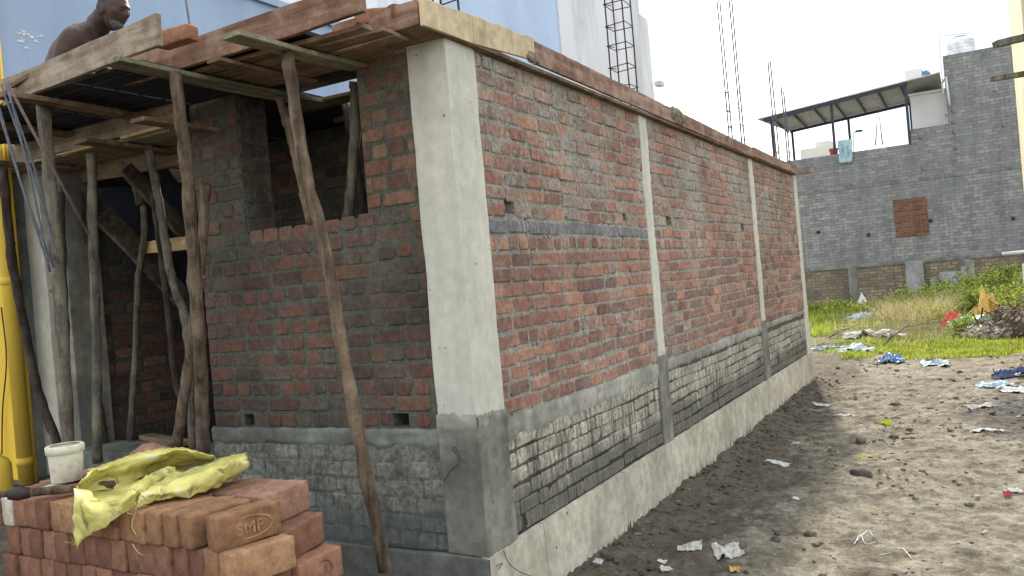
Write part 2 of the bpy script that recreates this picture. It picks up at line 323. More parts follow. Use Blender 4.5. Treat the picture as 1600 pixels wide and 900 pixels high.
class MB:
    def __init__(s): s.V = []; s.F = []; s.A = []
    def add(s, V, F, a=(0, 0, 0)):
        n = len(s.V); s.V += [Vector(v) for v in V]; s.F += [tuple(i+n for i in f) for f in F]; s.A += [a]*len(V); return s
    def box(s, lo, hi, jit=0., a=(0, 0, 0)):
        (x0, y0, z0), (x1, y1, z1) = lo, hi
        P = [(x0, y0, z0), (x1, y0, z0), (x1, y1, z0), (x0, y1, z0), (x0, y0, z1), (x1, y0, z1), (x1, y1, z1), (x0, y1, z1)]
        P = [Vector(p)+Vector([random.uniform(-jit, jit) for _ in range(3)]) for p in P]
        return s.add(P, [(3, 2, 1, 0), (4, 5, 6, 7), (0, 1, 5, 4), (1, 2, 6, 5), (2, 3, 7, 6), (3, 0, 4, 7)], a)
    def obox(s, p0, p1, w, h, up=Vector((0, 0, 1)), segs=1, warp=0., a=(0, 0, 0)):
        """board from p0 to p1 (centre line), width w sideways, height h along up"""
        p0 = Vector(p0); p1 = Vector(p1); d = (p1-p0).normalized(); sd_ = d.cross(up).normalized(); u = sd_.cross(d).normalized()
        V = []; F = []
        ph = random.uniform(0, 9)
        for i in range(segs+1):
            t = i/segs; c = p0.lerp(p1, t) + u*(warp*math.sin(ph+t*4.2)) + sd_*(warp*.6*math.sin(ph*1.7+t*3))
            ww = w*(1+random.uniform(-.03, .03)*(warp > 0)); hh = h*(1+random.uniform(-.06, .06)*(warp > 0))
            V += [c-sd_*ww/2-u*hh/2, c+sd_*ww/2-u*hh/2, c+sd_*ww/2+u*hh/2, c-sd_*ww/2+u*hh/2]
        for i in range(segs):
            b = i*4
            for k in range(4): F.append((b+k, b+(k+1) % 4, b+4+(k+1) % 4, b+4+k))
        F.append((3, 2, 1, 0)); b = segs*4; F.append((b, b+1, b+2, b+3))
        return s.add(V, F, a)
    def tube(s, pts, rad, n=8, jit=0., a=(0, 0, 0), cap=True):
        pts = [Vector(p) for p in pts]; V = []; F = []
        if not isinstance(rad, (list, tuple)): rad = [rad]*len(pts)
        prev = None
        for i, p in enumerate(pts):
            d = (pts[min(i+1, len(pts)-1)]-pts[max(i-1, 0)]).normalized()
            if prev is None: x = d.orthogonal().normalized()
            else: x = (prev - d*prev.dot(d)).normalized()
            prev = x; y = d.cross(x)
            for k in range(n):
                an = 2*math.pi*k/n; r = rad[i]*(1+random.uniform(-jit, jit)); V.append(p+(x*math.cos(an)+y*math.sin(an))*r)
        for i in range(len(pts)-1):
            for k in range(n): F.append((i*n+k, i*n+(k+1) % n, (i+1)*n+(k+1) % n, (i+1)*n+k))
        if cap: F.append(tuple(range(n-1, -1, -1))); F.append(tuple((len(pts)-1)*n+k for k in range(n)))
        return s.add(V, F, a)
    def lathe(s, prof, c=(0, 0, 0), n=28):
        c = Vector(c); V = []; F = []
        for r, z in prof:
            for k in range(n): an = 2*math.pi*k/n; V.append(c+Vector((r*math.cos(an), r*math.sin(an), z)))
        for i in range(len(prof)-1):
            for k in range(n): F.append((i*n+k, i*n+(k+1) % n, (i+1)*n+(k+1) % n, (i+1)*n+k))
        return s.add(V, F)
    def build(s, name, mat, parent=None, smooth=False, bevel=0, attr=False):
        ob = mesh(name, s.V, s.F, mat, parent, smooth, s.A if attr else None)
        if bevel:
            b = ob.modifiers.new('bevel', 'BEVEL'); b.width = bevel; b.segments = 2; b.limit_method = 'ANGLE'; b.angle_limit = R_(40)
        return ob
def fbm(x, y, z=0., o=4):
    return mnoise.fractal(Vector((x, y, z)), 1., 2., o)
def catmull(pts, n):
    P = [Vector(p) for p in pts]; P = [P[0]*2-P[1]]+P+[P[-1]*2-P[-2]]; out = []
    for i in range(1, len(P)-2):
        for k in range(n):
            t = k/n; a, b, c, d = P[i-1:i+3]
            out.append(.5*((2*b)+(c-a)*t+(2*a-5*b+4*c-d)*t*t+(3*b-a-3*c+d)*t**3))
    out.append(P[-2]); return out

# ------------------------------------------------------------------ ground
def smooth(a, b, x):
    t = min(max((x-a)/(b-a), 0), 1); return t*t*(3-2*t)
def gh(x, y):
    h = 0.
    if x < .75:
        A = (1-smooth(.28, .62, x))*(1-smooth(-1.25, -.85, y)) * smooth(-3.1, -2.5, y)
        B = (1-smooth(-1.95, -1.35, x))*(1-smooth(.1, .4, y))
        h = .72*max(A, B)
    if y > 14: h += .25*smooth(14, 24, y)*smooth(-1, 2.5, x)
    if 0 <= x < .5 and y > -.5: h += .06*(1-smooth(0, .45, x))*(1+.6*fbm(x*3, y*1.3, 5))
    h += .035*fbm(x*.8, y*.8, 1, 3) + .028*fbm(x*3.2, y*3.2, 2, 4) + .02*max(0, fbm(x*8, y*8, 3, 3))
    if abs(x) < 12 and y < 16: h += .013*fbm(x*19, y*19, 4, 4) - .02*max(0, fbm(x*5.5, y*5.5, 13, 3)-.18)
    return h
def axis(lo, a, b, hi, st, g=1.12):
    v = list(np.arange(a, b, st)); s = st; x = b
    while x < hi: v.append(x); s *= g; x += s
    v.append(hi); s = st; x = a; l = []
    while x > lo: s *= g; x -= s; l.append(max(x, lo))
    return sorted(set(l))+v
xs = axis(-400, -.1, 4.1, 400, .021, 1.1); ys = axis(-60, .3, 9., 600, .024, 1.05)
V = []; F = []
for y in ys:
    for x in xs: V.append((x, y, gh(x, y)))
nx = len(xs)
for j in range(len(ys)-1):
    for i in range(nx-1): a = j*nx+i; F.append((a, a+1, a+nx+1, a+nx))
g = mesh('ground', V, F, 'ground', smooth=True); tag(g, kind='structure')

# ------------------------------------------------------------------ brick wall builder
def wall_body(mb, O, ux, nn, u0, u1, z0, z1, thick, openings=(), back=True, zstep=None):
    us = sorted({u0, u1, *[v for o_ in openings for v in o_[:2] if u0 < v < u1]})
    zs = sorted({z0, z1, *[v for o_ in openings for v in o_[2:] if z0 < v < z1]})
    def inside(i, j):
        if i < 0 or j < 0 or i >= len(us)-1 or j >= len(zs)-1: return True
        uc = (us[i]+us[i+1])/2; zc = (zs[j]+zs[j+1])/2
        return any(o_[0] < uc < o_[1] and o_[2] < zc < o_[3] for o_ in openings)
    P = lambda u, z, d: O + ux*u + Vector((0, 0, z)) - nn*d
    hand = ux.cross(Vector((0, 0, 1))).dot(nn) > 0
    def q(*p):
        mb.add(p if hand else p[::-1], [(0, 1, 2, 3)])
    for i in range(len(us)-1):
        for j in range(len(zs)-1):
            if inside(i, j): continue
            a, b, c, d = us[i], us[i+1], zs[j], zs[j+1]
            q(P(a, c, 0), P(b, c, 0), P(b, d, 0), P(a, d, 0))
            q(P(b, c, thick), P(a, c, thick), P(a, d, thick), P(b, d, thick))
            if inside(i-1, j): q(P(a, c, thick), P(a, c, 0), P(a, d, 0), P(a, d, thick))
            if inside(i+1, j): q(P(b, c, 0), P(b, c, thick), P(b, d, thick), P(b, d, 0))
            if inside(i, j+1): q(P(a, d, 0), P(b, d, 0), P(b, d, thick), P(a, d, thick))
            if inside(i, j-1): q(P(a, c, thick), P(b, c, thick), P(b, c, 0), P(a, c, 0))
def bricks(mb, O, ux, nn, u0, u1, z0, z1, openings=(), bond='english', ch=.088, proud=.007, spec=None, smear=None, skip=0., phase=0, seed=1, joint=.013, vj=None):
    vj = joint if vj is None else vj
    rs = random.Random(seed); nrow = int(round((z1-z0)/ch)); ch = (z1-z0)/nrow
    hand = ux.cross(Vector((0, 0, 1))).dot(nn) > 0
    for r in range(nrow):
        zb = z0 + r*ch
        head = (r+phase) % 2 == 0 if bond == 'english' else (r % 6 == 4 if bond == 'mostly' else False)
        L = .118 if head else .236
        u = u0 - (0 if head else rs.choice([0, .118])) - rs.uniform(0, .05)
        while u < u1:
            l = L*rs.uniform(.93, 1.05)
            if not head and rs.random() < .12: l = .118
            a, b = max(u, u0), min(u+l-vj*rs.uniform(.6, 1.5), u1); u += l
            zc = zb+ch/2
            segs = [(a, b)]
            for o_ in openings:
                if o_[2] < zc < o_[3]:
                    ns = []
                    for (p, q_) in segs:
                        if q_ <= o_[0] or p >= o_[1]: ns.append((p, q_))
                        else:
                            if p < o_[0]: ns.append((p, o_[0]-.003))
                            if q_ > o_[1]: ns.append((o_[1]+.003, q_))
                    segs = ns
            for (a, b) in segs:
                if b-a < .03 or rs.random() < skip: continue
                wob = .006*math.sin(a*2.3+r*.9+seed)+.004*math.sin(a*7.+r)
                za = zb+joint*.5+rs.uniform(-.003, .003)+wob; zt = zb+ch-joint*.5+rs.uniform(-.004, .003)+wob
                h = proud*rs.uniform(.3, 1.5); cc = min(.012, (b-a)*.15)*rs.uniform(.4, 1.5)
                tone = rs.betavariate(1.5, 1.5); bl = rs.random()**2
                if spec: tone, bl = spec((a+b)/2, zc, min(tone, .93), bl, rs)
                if smear: bl = min(1., bl + smear((a+b)/2, zc))
                ring = [(a+cc, za), (b-cc, za), (b, za+cc), (b, zt-cc), (b-cc, zt), (a+cc, zt), (a, zt-cc), (a, za+cc)]
                uc = (a+b)/2; zm = (za+zt)/2; V = []; tx = rs.uniform(-.03, .03); tz = rs.uniform(-.05, .05)
                for lev, ins, hh in ((0, 0, -.004), (1, .0015, h*.5), (2, .008, h)):
                    for (x, z) in ring:
                        du = x-uc; dz = z-zm; x2 = uc+du*(1-ins*2/(b-a))+rs.uniform(-.0018, .0018)*(lev > 0); z2 = zm+dz*(1-ins*2/(zt-za))+rs.uniform(-.0018, .0018)*(lev > 0)
                        V.append(O+ux*x2+Vector((0, 0, z2))+nn*(hh+(tx*du+tz*dz+rs.uniform(-.001, .001))*(lev > 0)))
                F = []
                for k in range(2):
                    for i in range(8): F.append((k*8+i, k*8+(i+1) % 8, k*8+8+(i+1) % 8, k*8+8+i))
                F.append(tuple(range(16, 24)))
                if not hand: F = [f[::-1] for f in F]
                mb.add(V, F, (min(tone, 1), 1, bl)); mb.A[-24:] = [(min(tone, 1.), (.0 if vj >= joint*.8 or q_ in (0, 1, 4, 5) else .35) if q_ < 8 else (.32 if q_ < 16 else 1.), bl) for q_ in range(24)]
def ragged(mb, O, ux, nn, u0, u1, zf0, zf1, d=.012, st=.03, seed=0, amp=.004):
    """rough plaster band, thickness d, with an uneven lower and upper edge given by functions of u"""
    n = max(2, int((u1-u0)/st)); k = 6; V = []; F = []
    for i in range(n+1):
        u = u0+(u1-u0)*i/n; a = zf0(u); b = zf1(u)
        for j in range(k+1):
            z = a+(b-a)*j/k; e = 0 if j in (0, k) else 1
            V.append(O+ux*u+Vector((0, 0, z))+nn*(-.004+(d+amp*fbm(u*9, z*14, seed, 3))*e))
    for i in range(n):
        for j in range(k):
            f = (i*(k+1)+j, (i+1)*(k+1)+j, (i+1)*(k+1)+j+1, i*(k+1)+j+1)
            F.append(f if ux.cross(Vector((0, 0, 1))).dot(nn) > 0 else f[::-1])
    mb.add(V, F)
XA, YA, ZA = Vector((1, 0, 0)), Vector((0, 1, 0)), Vector((0, 0, 1))
O0 = Vector((0, 0, 0))
# ------------------------------------------------------------------ the brick building
B = empty('brick_building', 'unfinished red brick building with pale concrete columns, grey washed plinth and open front bay', 'building', (0, 0, 0))
ZT, ZP, ZB = 3.05, 1.085, .452          # wall top, plinth top, plinth beam top
# front wall, x -1.85..-.21
win = (-1.475, -.567, 2.222, 3.3)
fholes = [(-1.62, -1.545, 1.095, 1.165), (-.52, -.415, 1.095, 1.168)]
fo = [win]+fholes
mb = MB(); wall_body(mb, O0, XA, -YA, -1.87, -.2, ZP, ZT, .235, fo)
def fs(u, z, t_, b_, rs):
    if u > -.56 and z > 2.25: return (min(1, t_*.75+.3), b_*.6)
    if u < -1.48 and z > 2.2: return (t_*.8+.1, min(1, b_+.2))
    if 2.15 < z < 2.25: return (min(1, t_+.3), b_)
    return (t_*.5+.12, b_*.7)
bricks(mb, O0, XA, -YA, -1.87, -.225, ZP, ZT, fo, 'english', spec=fs, seed=3, smear=lambda u, z: .35 if (z > 2.7 and u > -.6) else 0)
# the return face of the pier beside the window, and its sill
bricks(mb, Vector((-1.475, 0, 0)), YA, XA, .005, .23, 2.222, ZT, (), 'english', spec=lambda u, z, t_, b_, rs: (t_*.7, min(1, b_+.3)), seed=9)
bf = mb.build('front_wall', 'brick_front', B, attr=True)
# plinth front
mb = MB(); wall_body(mb, O0, XA, -YA, -1.9, -.2, ZB, ZP, .24)
bricks(mb, O0, XA, -YA, -1.9, -.22, ZB+.01, ZP-.09, (), 'english', seed=5, proud=.003, joint=.008, vj=.004)
mb.build('plinth_wall', 'wash_front', B, attr=True)
mb = MB(); ragged(mb, O0, XA, -YA, -1.9, -.2, lambda u: .985+.03*fbm(u*6, 1, 2)+.015*fbm(u*25, 3, 2), lambda u: 1.09+.012*fbm(u*9, 7, 1), .014, .02, 3, .01)
mb.build('plaster_band', 'plaster_front', B, smooth=True)
# side wall, y .27..9.15, x 0
sholes = [(.475, .59, 2.19, 2.285), (2.24, 2.31, 2.2, 2.29), (3.23, 3.36, 2.185, 2.265), (5.78, 5.92, 2.18, 2.265), (8.85, 8.98, 2.18, 2.26)]
cols = [(2.735, 2.90), (6.36, 6.56), (9.12, 9.36)]
mb = MB(); wall_body(mb, O0, YA, XA, .2, 9.2, ZP, ZT, .235, sholes)
def ss(u, z, t_, b_, rs):
    if 2.08 < z < 2.16 and u < 2.8: return (1., .1) if rs.random() < .8 else (t_*.7, .3)
    if z > 2.2: return (t_*.6+.30, min(1, b_*.8+.38))
    return (t_*.75+.15, b_*.45)
bays = [(.275, 2.735), (2.905, 6.36), (6.56, 9.12)]
for i, (a, b) in enumerate(bays):
    bricks(mb, O0, YA, XA, a, b, ZP+.01, ZT, sholes, 'mostly', spec=ss, seed=20+i, proud=.008)
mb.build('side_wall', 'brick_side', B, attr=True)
mb = MB(); wall_body(mb, Vector((-.006, 0, 0)), YA, XA, .2, 9.2, ZB, ZP, .24)
for i, (a, b) in enumerate([(.3, 2.70), (2.95, 6.33), (6.6, 9.1)]):
    bricks(mb, Vector((-.006, 0, 0)), YA, XA, a, b, ZB+.01, ZP-.1, (), 'mostly', seed=40+i, proud=.006, joint=.008, vj=.002)
mb.build('plinth_wall', 'wash_side', B, attr=True)
mb = MB()
for i, (a, b) in enumerate([(.27, 2.72), (2.9, 6.36), (6.56, 9.12)]):
    lo = [.955, 1.0, 1.03][i]
    ragged(mb, O0, YA, XA, a, b, lambda u: lo+.025*fbm(u*5, 1, 4)+.018*fbm(u*22, 2, 1), lambda u: 1.10+.01*fbm(u*8, 9, 1), .011, .02, 30+i, .008)
mb.build('plaster_band', 'plaster', B, smooth=True)
# columns
def rough_box(name, lo, hi, mat, parent, cuts=9, amp=.006, fr=3.):
    bm = bmesh.new(); bmesh.ops.create_cube(bm, size=1)
    S = [hi[i]-lo[i] for i in range(3)]
    for v in bm.verts: v.co = Vector([lo[i]+(v.co[i]+.5)*S[i] for i in range(3)])
    for axis_ in range(3):
        n = int(S[axis_]/.09)
        for k in range(1, n):
            p = Vector((0, 0, 0)); p[axis_] = lo[axis_]+S[axis_]*k/n; no = Vector((0, 0, 0)); no[axis_] = 1
            bmesh.ops.bisect_plane(bm, geom=bm.verts[:]+bm.edges[:]+bm.faces[:], plane_co=p, plane_no=no)
    for v in bm.verts:
        q = v.co.copy(); v.co += Vector((fbm(q.x*fr, q.y*fr, q.z*fr+7), fbm(q.x*fr+9, q.y*fr, q.z*fr), fbm(q.x*fr, q.y*fr+5, q.z*fr)))*amp
    bm.normal_update(); me = bpy.data.meshes.new(name); bm.to_mesh(me); bm.free()
    ob = link(name, me, mat, parent)
    b = ob.modifiers.new('bevel', 'BEVEL'); b.width = .006; b.segments = 2; b.limit_method = 'ANGLE'; b.angle_limit = R_(35)
    return ob
c = rough_box('column', (-.225, -.014, 1.14), (.014, .268, 3.049), 'conc', B); tag(c, 'pale concrete corner column')
c = rough_box('column_base', (-.232, -.018, ZB), (.017, .285, 1.14), 'conc_dark', B, amp=.009)
mb = MB(); ragged(mb, Vector((0, -.017, 0)), XA, -YA, -.228, .012, lambda u: 1.075+.02*fbm(u*14, 1, 2), lambda u: 1.165+.022*fbm(u*18, 7, 1), .008, .012, 71, .008)
ragged(mb, Vector((.015, 0, 0)), YA, XA, -.014, .28, lambda u: 1.085+.02*fbm(u*14, 1, 5), lambda u: 1.16+.022*fbm(u*18, 3, 1), .007, .012, 72, .008)
mb.build('column_joint', 'conc_joint', B, smooth=True)
for (a, b) in cols:
    rough_box('column', (-.22, a, 1.14), (.012, b, 3.048), 'conc', B, amp=.005)
    rough_box('column_base', (-.22, a-.03, ZB-.01), (.014, b+.03, 1.142), 'conc_dark' if a < 8 else 'conc', B, amp=.008)
c = rough_box('column', (-3.78, -.012, .7), (-3.43, .28, 2.9), 'conc', B, amp=.006)
rough_box('column_base', (-3.72, -.095, .7), (-3.594, -.02, 2.88), 'conc_grey', B, amp=.002)  # added grey strip, its colour stands for the blue wall in shade
rough_box('column_base', (-3.43, .04, .72), (-3.27, .3, 2.88), 'conc_dark', B, amp=.004)
# plinth beam of cast concrete, in long lengths with shutter joints
mb = MB()
def beam_side():
    V = []; F = []; n = 300; k = 8
    for i in range(n+1):
        y = -.03+9.4*i/n
        for j in range(k+1):
            z = ZB-.0-.62*j/k
            j0 = .004 if abs((y % 1.22)-.6) < .018 else 0
            if j == 1: z = ZB-.006
            V.append((.026+.006*fbm(y*1.5, z*3, 2)+.002*fbm(y*9, z*9, 4)-j0*2 if j else -.02, y, z+(.007*fbm(y*7, 0, 0) if j <= 1 else 0)))
    for i in range(n):
        for j in range(k): a = i*(k+1)+j; F.append((a, a+k+1, a+k+2, a+1)[::1])
    return V, F
V, F = beam_side(); mb.add(V, [f[::-1] for f in F])
mb.build('plinth_beam', 'conc_beam', B)
rough_box('plinth_beam', (-3.6, -.035, -.2), (.02, .2, ZB-.003), 'conc_grey', B, amp=.007)
# drip marks / torn form edge at the foot of the beam is left to the soil; rusty wire hooks on the column base
def wire(parent, pts, r=.0022, name='tie_wire'):
    mb = MB(); mb.tube(catmull(pts, 6), r, 5); return mb.build(name, 'rebar', parent)
wire(B, [atY(693, 752, -.025), atY(705, 735, -.05), atY(718, 722, -.06), atY(708, 702, -.055), atY(712, 700, -.05), atY(722, 720, -.055), atY(728, 722, -.05)])
wire(B, [atX(787, 860, .03), atX(795, 880, .05), atX(812, 893, .06), atX(835, 902, .05)])
wire(B, [atX(775, 885, .035), atX(785, 880, .06), atX(779, 890, .05)])
# entrance floor edge, interior walls, dark floor
rough_box('floor_slab', (-3.3, -.05, .70), (-1.87, .32, .925), 'conc_grey', B, amp=.006)
mb = MB(); mb.box((-3.3, .325, .3), (-.24, 9.0, .66)); mb.build('floor_slab', 'conc_grey', B)
mb = MB(); wall_body(mb, Vector((-3.32, 0, 0)), YA, XA, .3, 9.2, .6, ZT, .2)
bricks(mb, Vector((-3.32, 0, 0)), YA, XA, .3, 5.5, .62, ZT, (), 'stretch', seed=60, proud=.008)
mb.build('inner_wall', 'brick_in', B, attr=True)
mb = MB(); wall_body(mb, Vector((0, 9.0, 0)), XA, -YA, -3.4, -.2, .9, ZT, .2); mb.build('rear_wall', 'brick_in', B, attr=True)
mb = MB(); wall_body(mb, Vector((0, 1.15, 0)), XA, -YA, -2.6, -.24, .6, ZT-.01, .12)
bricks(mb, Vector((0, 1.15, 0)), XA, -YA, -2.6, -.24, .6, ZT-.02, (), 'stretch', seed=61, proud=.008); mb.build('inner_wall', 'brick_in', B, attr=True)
# stair flight inside the bay: concrete waist slab
# ------------------------------------------------------------------ roof formwork
def plank(p0, p1, w, h, mat, label, name='plank', warp=.004, up=ZA, group=None, cat='plank', segs=8):
    mb = MB(); p0 = Vector(p0); p1 = Vector(p1)
    mb.obox(p0, p1, w, h, up, segs, warp)
    ob = mb.build(name, mat, None, bevel=.003); return tag(ob, label, cat, group)
# deck sheets over the rooms (roof shuttering) with the stair opening left free
def sheet(x0, x1, y0, y1, z, label, mat='sheet', name='shuttering_sheet', cat='formwork sheet', th=.02):
    mb = MB(); mb.box((x0, y0, z), (x1, y1, z+th)); return tag(mb.build(name, mat), label, cat)
sheet(-3.3, -.03, 3.2, 9.25, 3.052, 'roof shuttering sheet over the long brick wall of the building')
sheet(-2.99, -2.34, .95, 1.59, 3.06, 'dark sheet at the edge of the stair opening')
sheet(-3.3, -2.35, 1.6, 3.19, 3.052, 'dark roof shuttering sheet above the inner brick wall in the open bay')
sheet(-.74, -.03, .02, 3.19, 3.052, 'roof shuttering sheet behind the pale concrete corner column')
sheet(-1.27, -.745, .74, 3.19, 3.052, 'dark shuttering sheet seen through the window opening')
sheet(-1.27, -.745, .0, .30, 3.062, 'dark shuttering sheet straight over the window opening')
sheet(-2.33, -1.28, -.01, 3.19, 3.064, 'dark shuttering sheet over the brick pier between entrance and window')
sheet(-1.62, -.46, -.53, -.02, 3.066, 'dark sheet added over the narrow porch planks to close sky gaps')  # added sheet, blocks sky light leaking between the planks
for i, (a, b, la) in enumerate([(-3.45, -2.42, 'leftmost blue black steel sheet under the porch roof'), (-2.4, -1.83, 'blue black steel sheet between the muddy edge board and the pale beam planks'), (-1.81, -1.28, 'blue black steel sheet behind the slim pole under the long green grey plank')]):
    mb = MB(); mb.box((a, -.78, 3.047), (b, 1.0 if i < 1 else -.02, 3.058))
    for k in range(5): yy = -.7+.15*k; mb.box((a+.01, yy, 3.036), (b-.01, yy+.012, 3.046))
    tag(mb.build('shuttering_sheet', 'sheet'), la, 'formwork sheet')
# soffit planks of the second porch field, running left-right
so_ = [(-.5, -.43), (-.40, -.30), (-.285, -.17), (-.155, -.03)]
for i, (a, b) in enumerate(so_):
    xr = [-.02, -.07, .0, -.18][i] if i != 1 else .02
    lab = ['front plank under the red brown edge board', 'second plank under the porch roof with a pale broken end', 'wide plank under the loose bricks at the roof corner', 'innermost plank under the porch roof against the wall top'][i]
    plank((-1.27, (a+b)/2, 3.035), (xr-.1, (a+b)/2+.01, 3.038), b-a-.004, .022, 'plank_x', lab, warp=.006)
# board ends curled up and pale
plank((-1.6, -.845, 3.12), (-1.6, -.845, 3.12001), .01, .01, 'board', 'x') if False else None
# edge boards (vertical)
b1a, b1b = Vector((-2.46, -.765, 3.118)), Vector((-1.02, -.865, 3.125))
plank(b1a, b1b, .03, .145, 'board', 'muddy brown edge board in front of the bending man', 'edge_board', .003)
plank((-1.75, -.555, 3.112), (-.035, -.575, 3.118), .03, .14, 'board_red', 'red brown edge board right of the single brick at the roof edge', 'edge_board', .003)
plank(atY(18, 134, -.81), atY(56, 114, -.79), .02, .025, 'plank_x', 'short split lath on the left end of the muddy edge board', 'lath', .002, cat='lath')
# front edge at corner
plank((-.50, -.24, 3.115), (.03, -.245, 3.118), .025, .115, 'board_red', 'short brown form board at the roof corner beside the cream panel', 'edge_board', .002)
plank((-.95, -.12, 3.058), (.03, -.12, 3.060), .21, .018, 'plank_x', 'dark soffit board over the top of the corner column', 'plank', .002)
# loose bricks at the roof edge
def loose_brick(name, c, size, rz, mat, label, tilt=0, group=None, seed=0):
    rs = random.Random(seed); bm = bmesh.new(); bmesh.ops.create_cube(bm, size=1)
    for v in bm.verts: v.co = Vector((v.co.x*size[0], v.co.y*size[1], v.co.z*size[2]))
    bmesh.ops.bevel(bm, geom=bm.edges[:], offset=.009, segments=2, affect='EDGES', profile=.6)
    bmesh.ops.subdivide_edges(bm, edges=[e for e in bm.edges if e.calc_length() > .03], cuts=5, use_grid_fill=True)
    for v in bm.verts:
        q = v.co*9+Vector((seed*3.1, 0, 0)); v.co += v.normal*(.004*mnoise.noise(q)+.0028*mnoise.noise(q*3))+Vector((mnoise.noise(q*.4), mnoise.noise(q*.4+Vector((5, 5, 5))), mnoise.noise(q*.5+Vector((9, 5, 1)))*.7))*.0065
    me = bpy.data.meshes.new(name); bm.to_mesh(me); bm.free(); me.polygons.foreach_set('use_smooth', [True]*len(me.polygons))
    ob = link(name, me, mat); ob.location = c; ob.rotation_euler = (tilt, 0, rz)
    return tag(ob, label, 'brick', group)
def stack_mat(name, c1, c2, c3):
    t = NT(name); oi = t.n('ShaderNodeObjectInfo')
    n1 = t.noise(7., 7, .6); n2 = t.noise(55., 6, .7); n3 = t.noise(18., 6, .7)
    va = t.n('ShaderNodeVectorMath', operation='ADD'); t.l(t.tc.outputs['Object'], va.inputs[0]); t.l(oi.outputs['Random'], va.inputs[1])
    c = t.ramp(t.math('ADD', t.math('MULTIPLY', oi.outputs['Random'], .55), t.math('MULTIPLY', t.noise(6., 5, .6, va.outputs[0]), .5)), [(.2, c1), (.5, c2), (.8, c3)])
    c = t.mix(.9, c, t.ramp(n3, [(.34, .62), (.64, 1.25)]), 'MULTIPLY')
    c = t.mix(t.ramp(t.noise(11., 8, .75, va.outputs[0]), [(.56, 0.), (.66, .55)]), c, (.07, .045, .035))
    c = t.mix(.6, c, t.ramp(n2, [(.3, .7), (.7, 1.25)]), 'MULTIPLY')
    return t.done(c, .93, [(n1, .3, .006), (n3, .35, .004), (n2, .45, .0018)])
M['clay_tan'] = stack_mat('tan clay', (.22, .115, .06), (.31, .165, .085), (.40, .235, .13))
M['clay_red'] = stack_mat('red clay', (.14, .066, .043), (.21, .10, .062), (.28, .14, .085))
M['clay_top'] = stack_mat('dull rose clay', (.20, .105, .068), (.25, .135, .088), (.30, .165, .11))
M['clay_white'] = stack_mat('white dusted clay', (.45, .40, .33), (.52, .47, .38), (.60, .55, .45))
loose_brick('brick', atY(278, 58, -.66), (.22, .075, .08), R_(2), 'clay_red', 'single red brick on the roof edge between the two edge boards', seed=90)
loose_brick('brick', (-.26, -.19, 3.165), (.22, .11, .075), R_(35), 'clay_red', 'red brick lying on the roof edge next to the pale broken plank end', seed=91)
loose_brick('brick', (-.12, -.15, 3.15), (.2, .11, .075), R_(70), 'clay_red', 'red brick lying on the roof edge closest to the cream form panel', seed=92)
# beam planks at the entrance (lower level)
plank((-3.75, -.12, 2.985), (-1.83, -.12, 2.985), .03, .13, 'board', 'pale brown beam side form above the entrance between column and brick pier', 'beam_form', .003)
bp = [(-3.75, -2.75, 'left weathered tan plank under the entrance beam'), (-2.73, -1.9, 'right weathered tan plank under the entrance beam beside the brick pier')]
for a, b, la in bp: plank((a, .015, 2.888), (b, .03, 2.9), .34, .022, 'plank_tan', la, warp=.004)
for a, b, z_, la in ((-3.7, -2.95, 2.885, 'thin pale lath edge at the left end of the entrance beam'), (-2.86, -2.36, 2.89, 'thin pale lath edge in the middle of the entrance beam'), (-2.28, -1.72, 2.9, 'thin pale lath edge at the pier end of the entrance beam')):
    plank((a, -.175, z_), (b, -.175, z_+.006), .03, .02, 'plank_pale', la, 'lath', .002, cat='lath')
plank((-3.6, .19, 2.86), (-2.0, .24, 2.85), .03, .17, 'plank_x', 'brown inner board under the entrance beam above the slim middle poles', warp=.003)
# runner planks along Y
def runner(p0, p1, w, label, h=.022, mat='plank_y', ext=0, wz=.005):
    return plank(p0, p1, w, h, mat, label, 'runner_plank', wz)
runner((-.565, -.86, 3.0), (-.53, -.02, 3.01), .115, 'weathered plank resting on the top of the long leaning pole', .024)
runner((-1.235, -.98, 3.0), (-1.18, .45, 3.0), .13, 'long green grey plank with split end in front of the window', .024)
runner((-2.10, -1.0, 3.0), (-2.10, .05, 2.995), .10, 'brown plank on the thick pole at the left of the porch', .028, 'plank_x')
runner((-2.33, -.42, 2.858), (-2.33, .25, 2.858), .12, 'short plank with pale cut end on the straight left middle pole', .024, 'plank_x')
runner((-1.70, -.5, 2.866), (-1.68, .1, 2.866), .12, 'short plank with pale cut end under the right end of the entrance beam', .024, 'plank_x')
runner((-3.2, -.5, 2.86), (-3.2, .1, 2.86), .13, 'plank above the pale left column near the yellow wall', .024, 'plank_x')
runner((-2.85, -1.05, 3.02), (-2.85, .05, 3.02), .10, 'leftmost plank under the porch sheets close to the yellow wall', .026, 'plank_x')
runner((-.95, -.62, 3.02), (-.9, .1, 3.0), .1, 'plank crossing above the window poles', .02, 'plank_x')
plank((-1.45, .42, 3.0), (-.45, .47, 3.02), .16, .022, 'plank_x', 'brown shuttering plank inside the top of the window opening', warp=.004)
plank((-1.6, 1.02, 3.12), (-.45, 1.02, 3.13), .03, .17, 'board', 'muddy upright board seen against the sky inside the window', 'edge_board', .003)
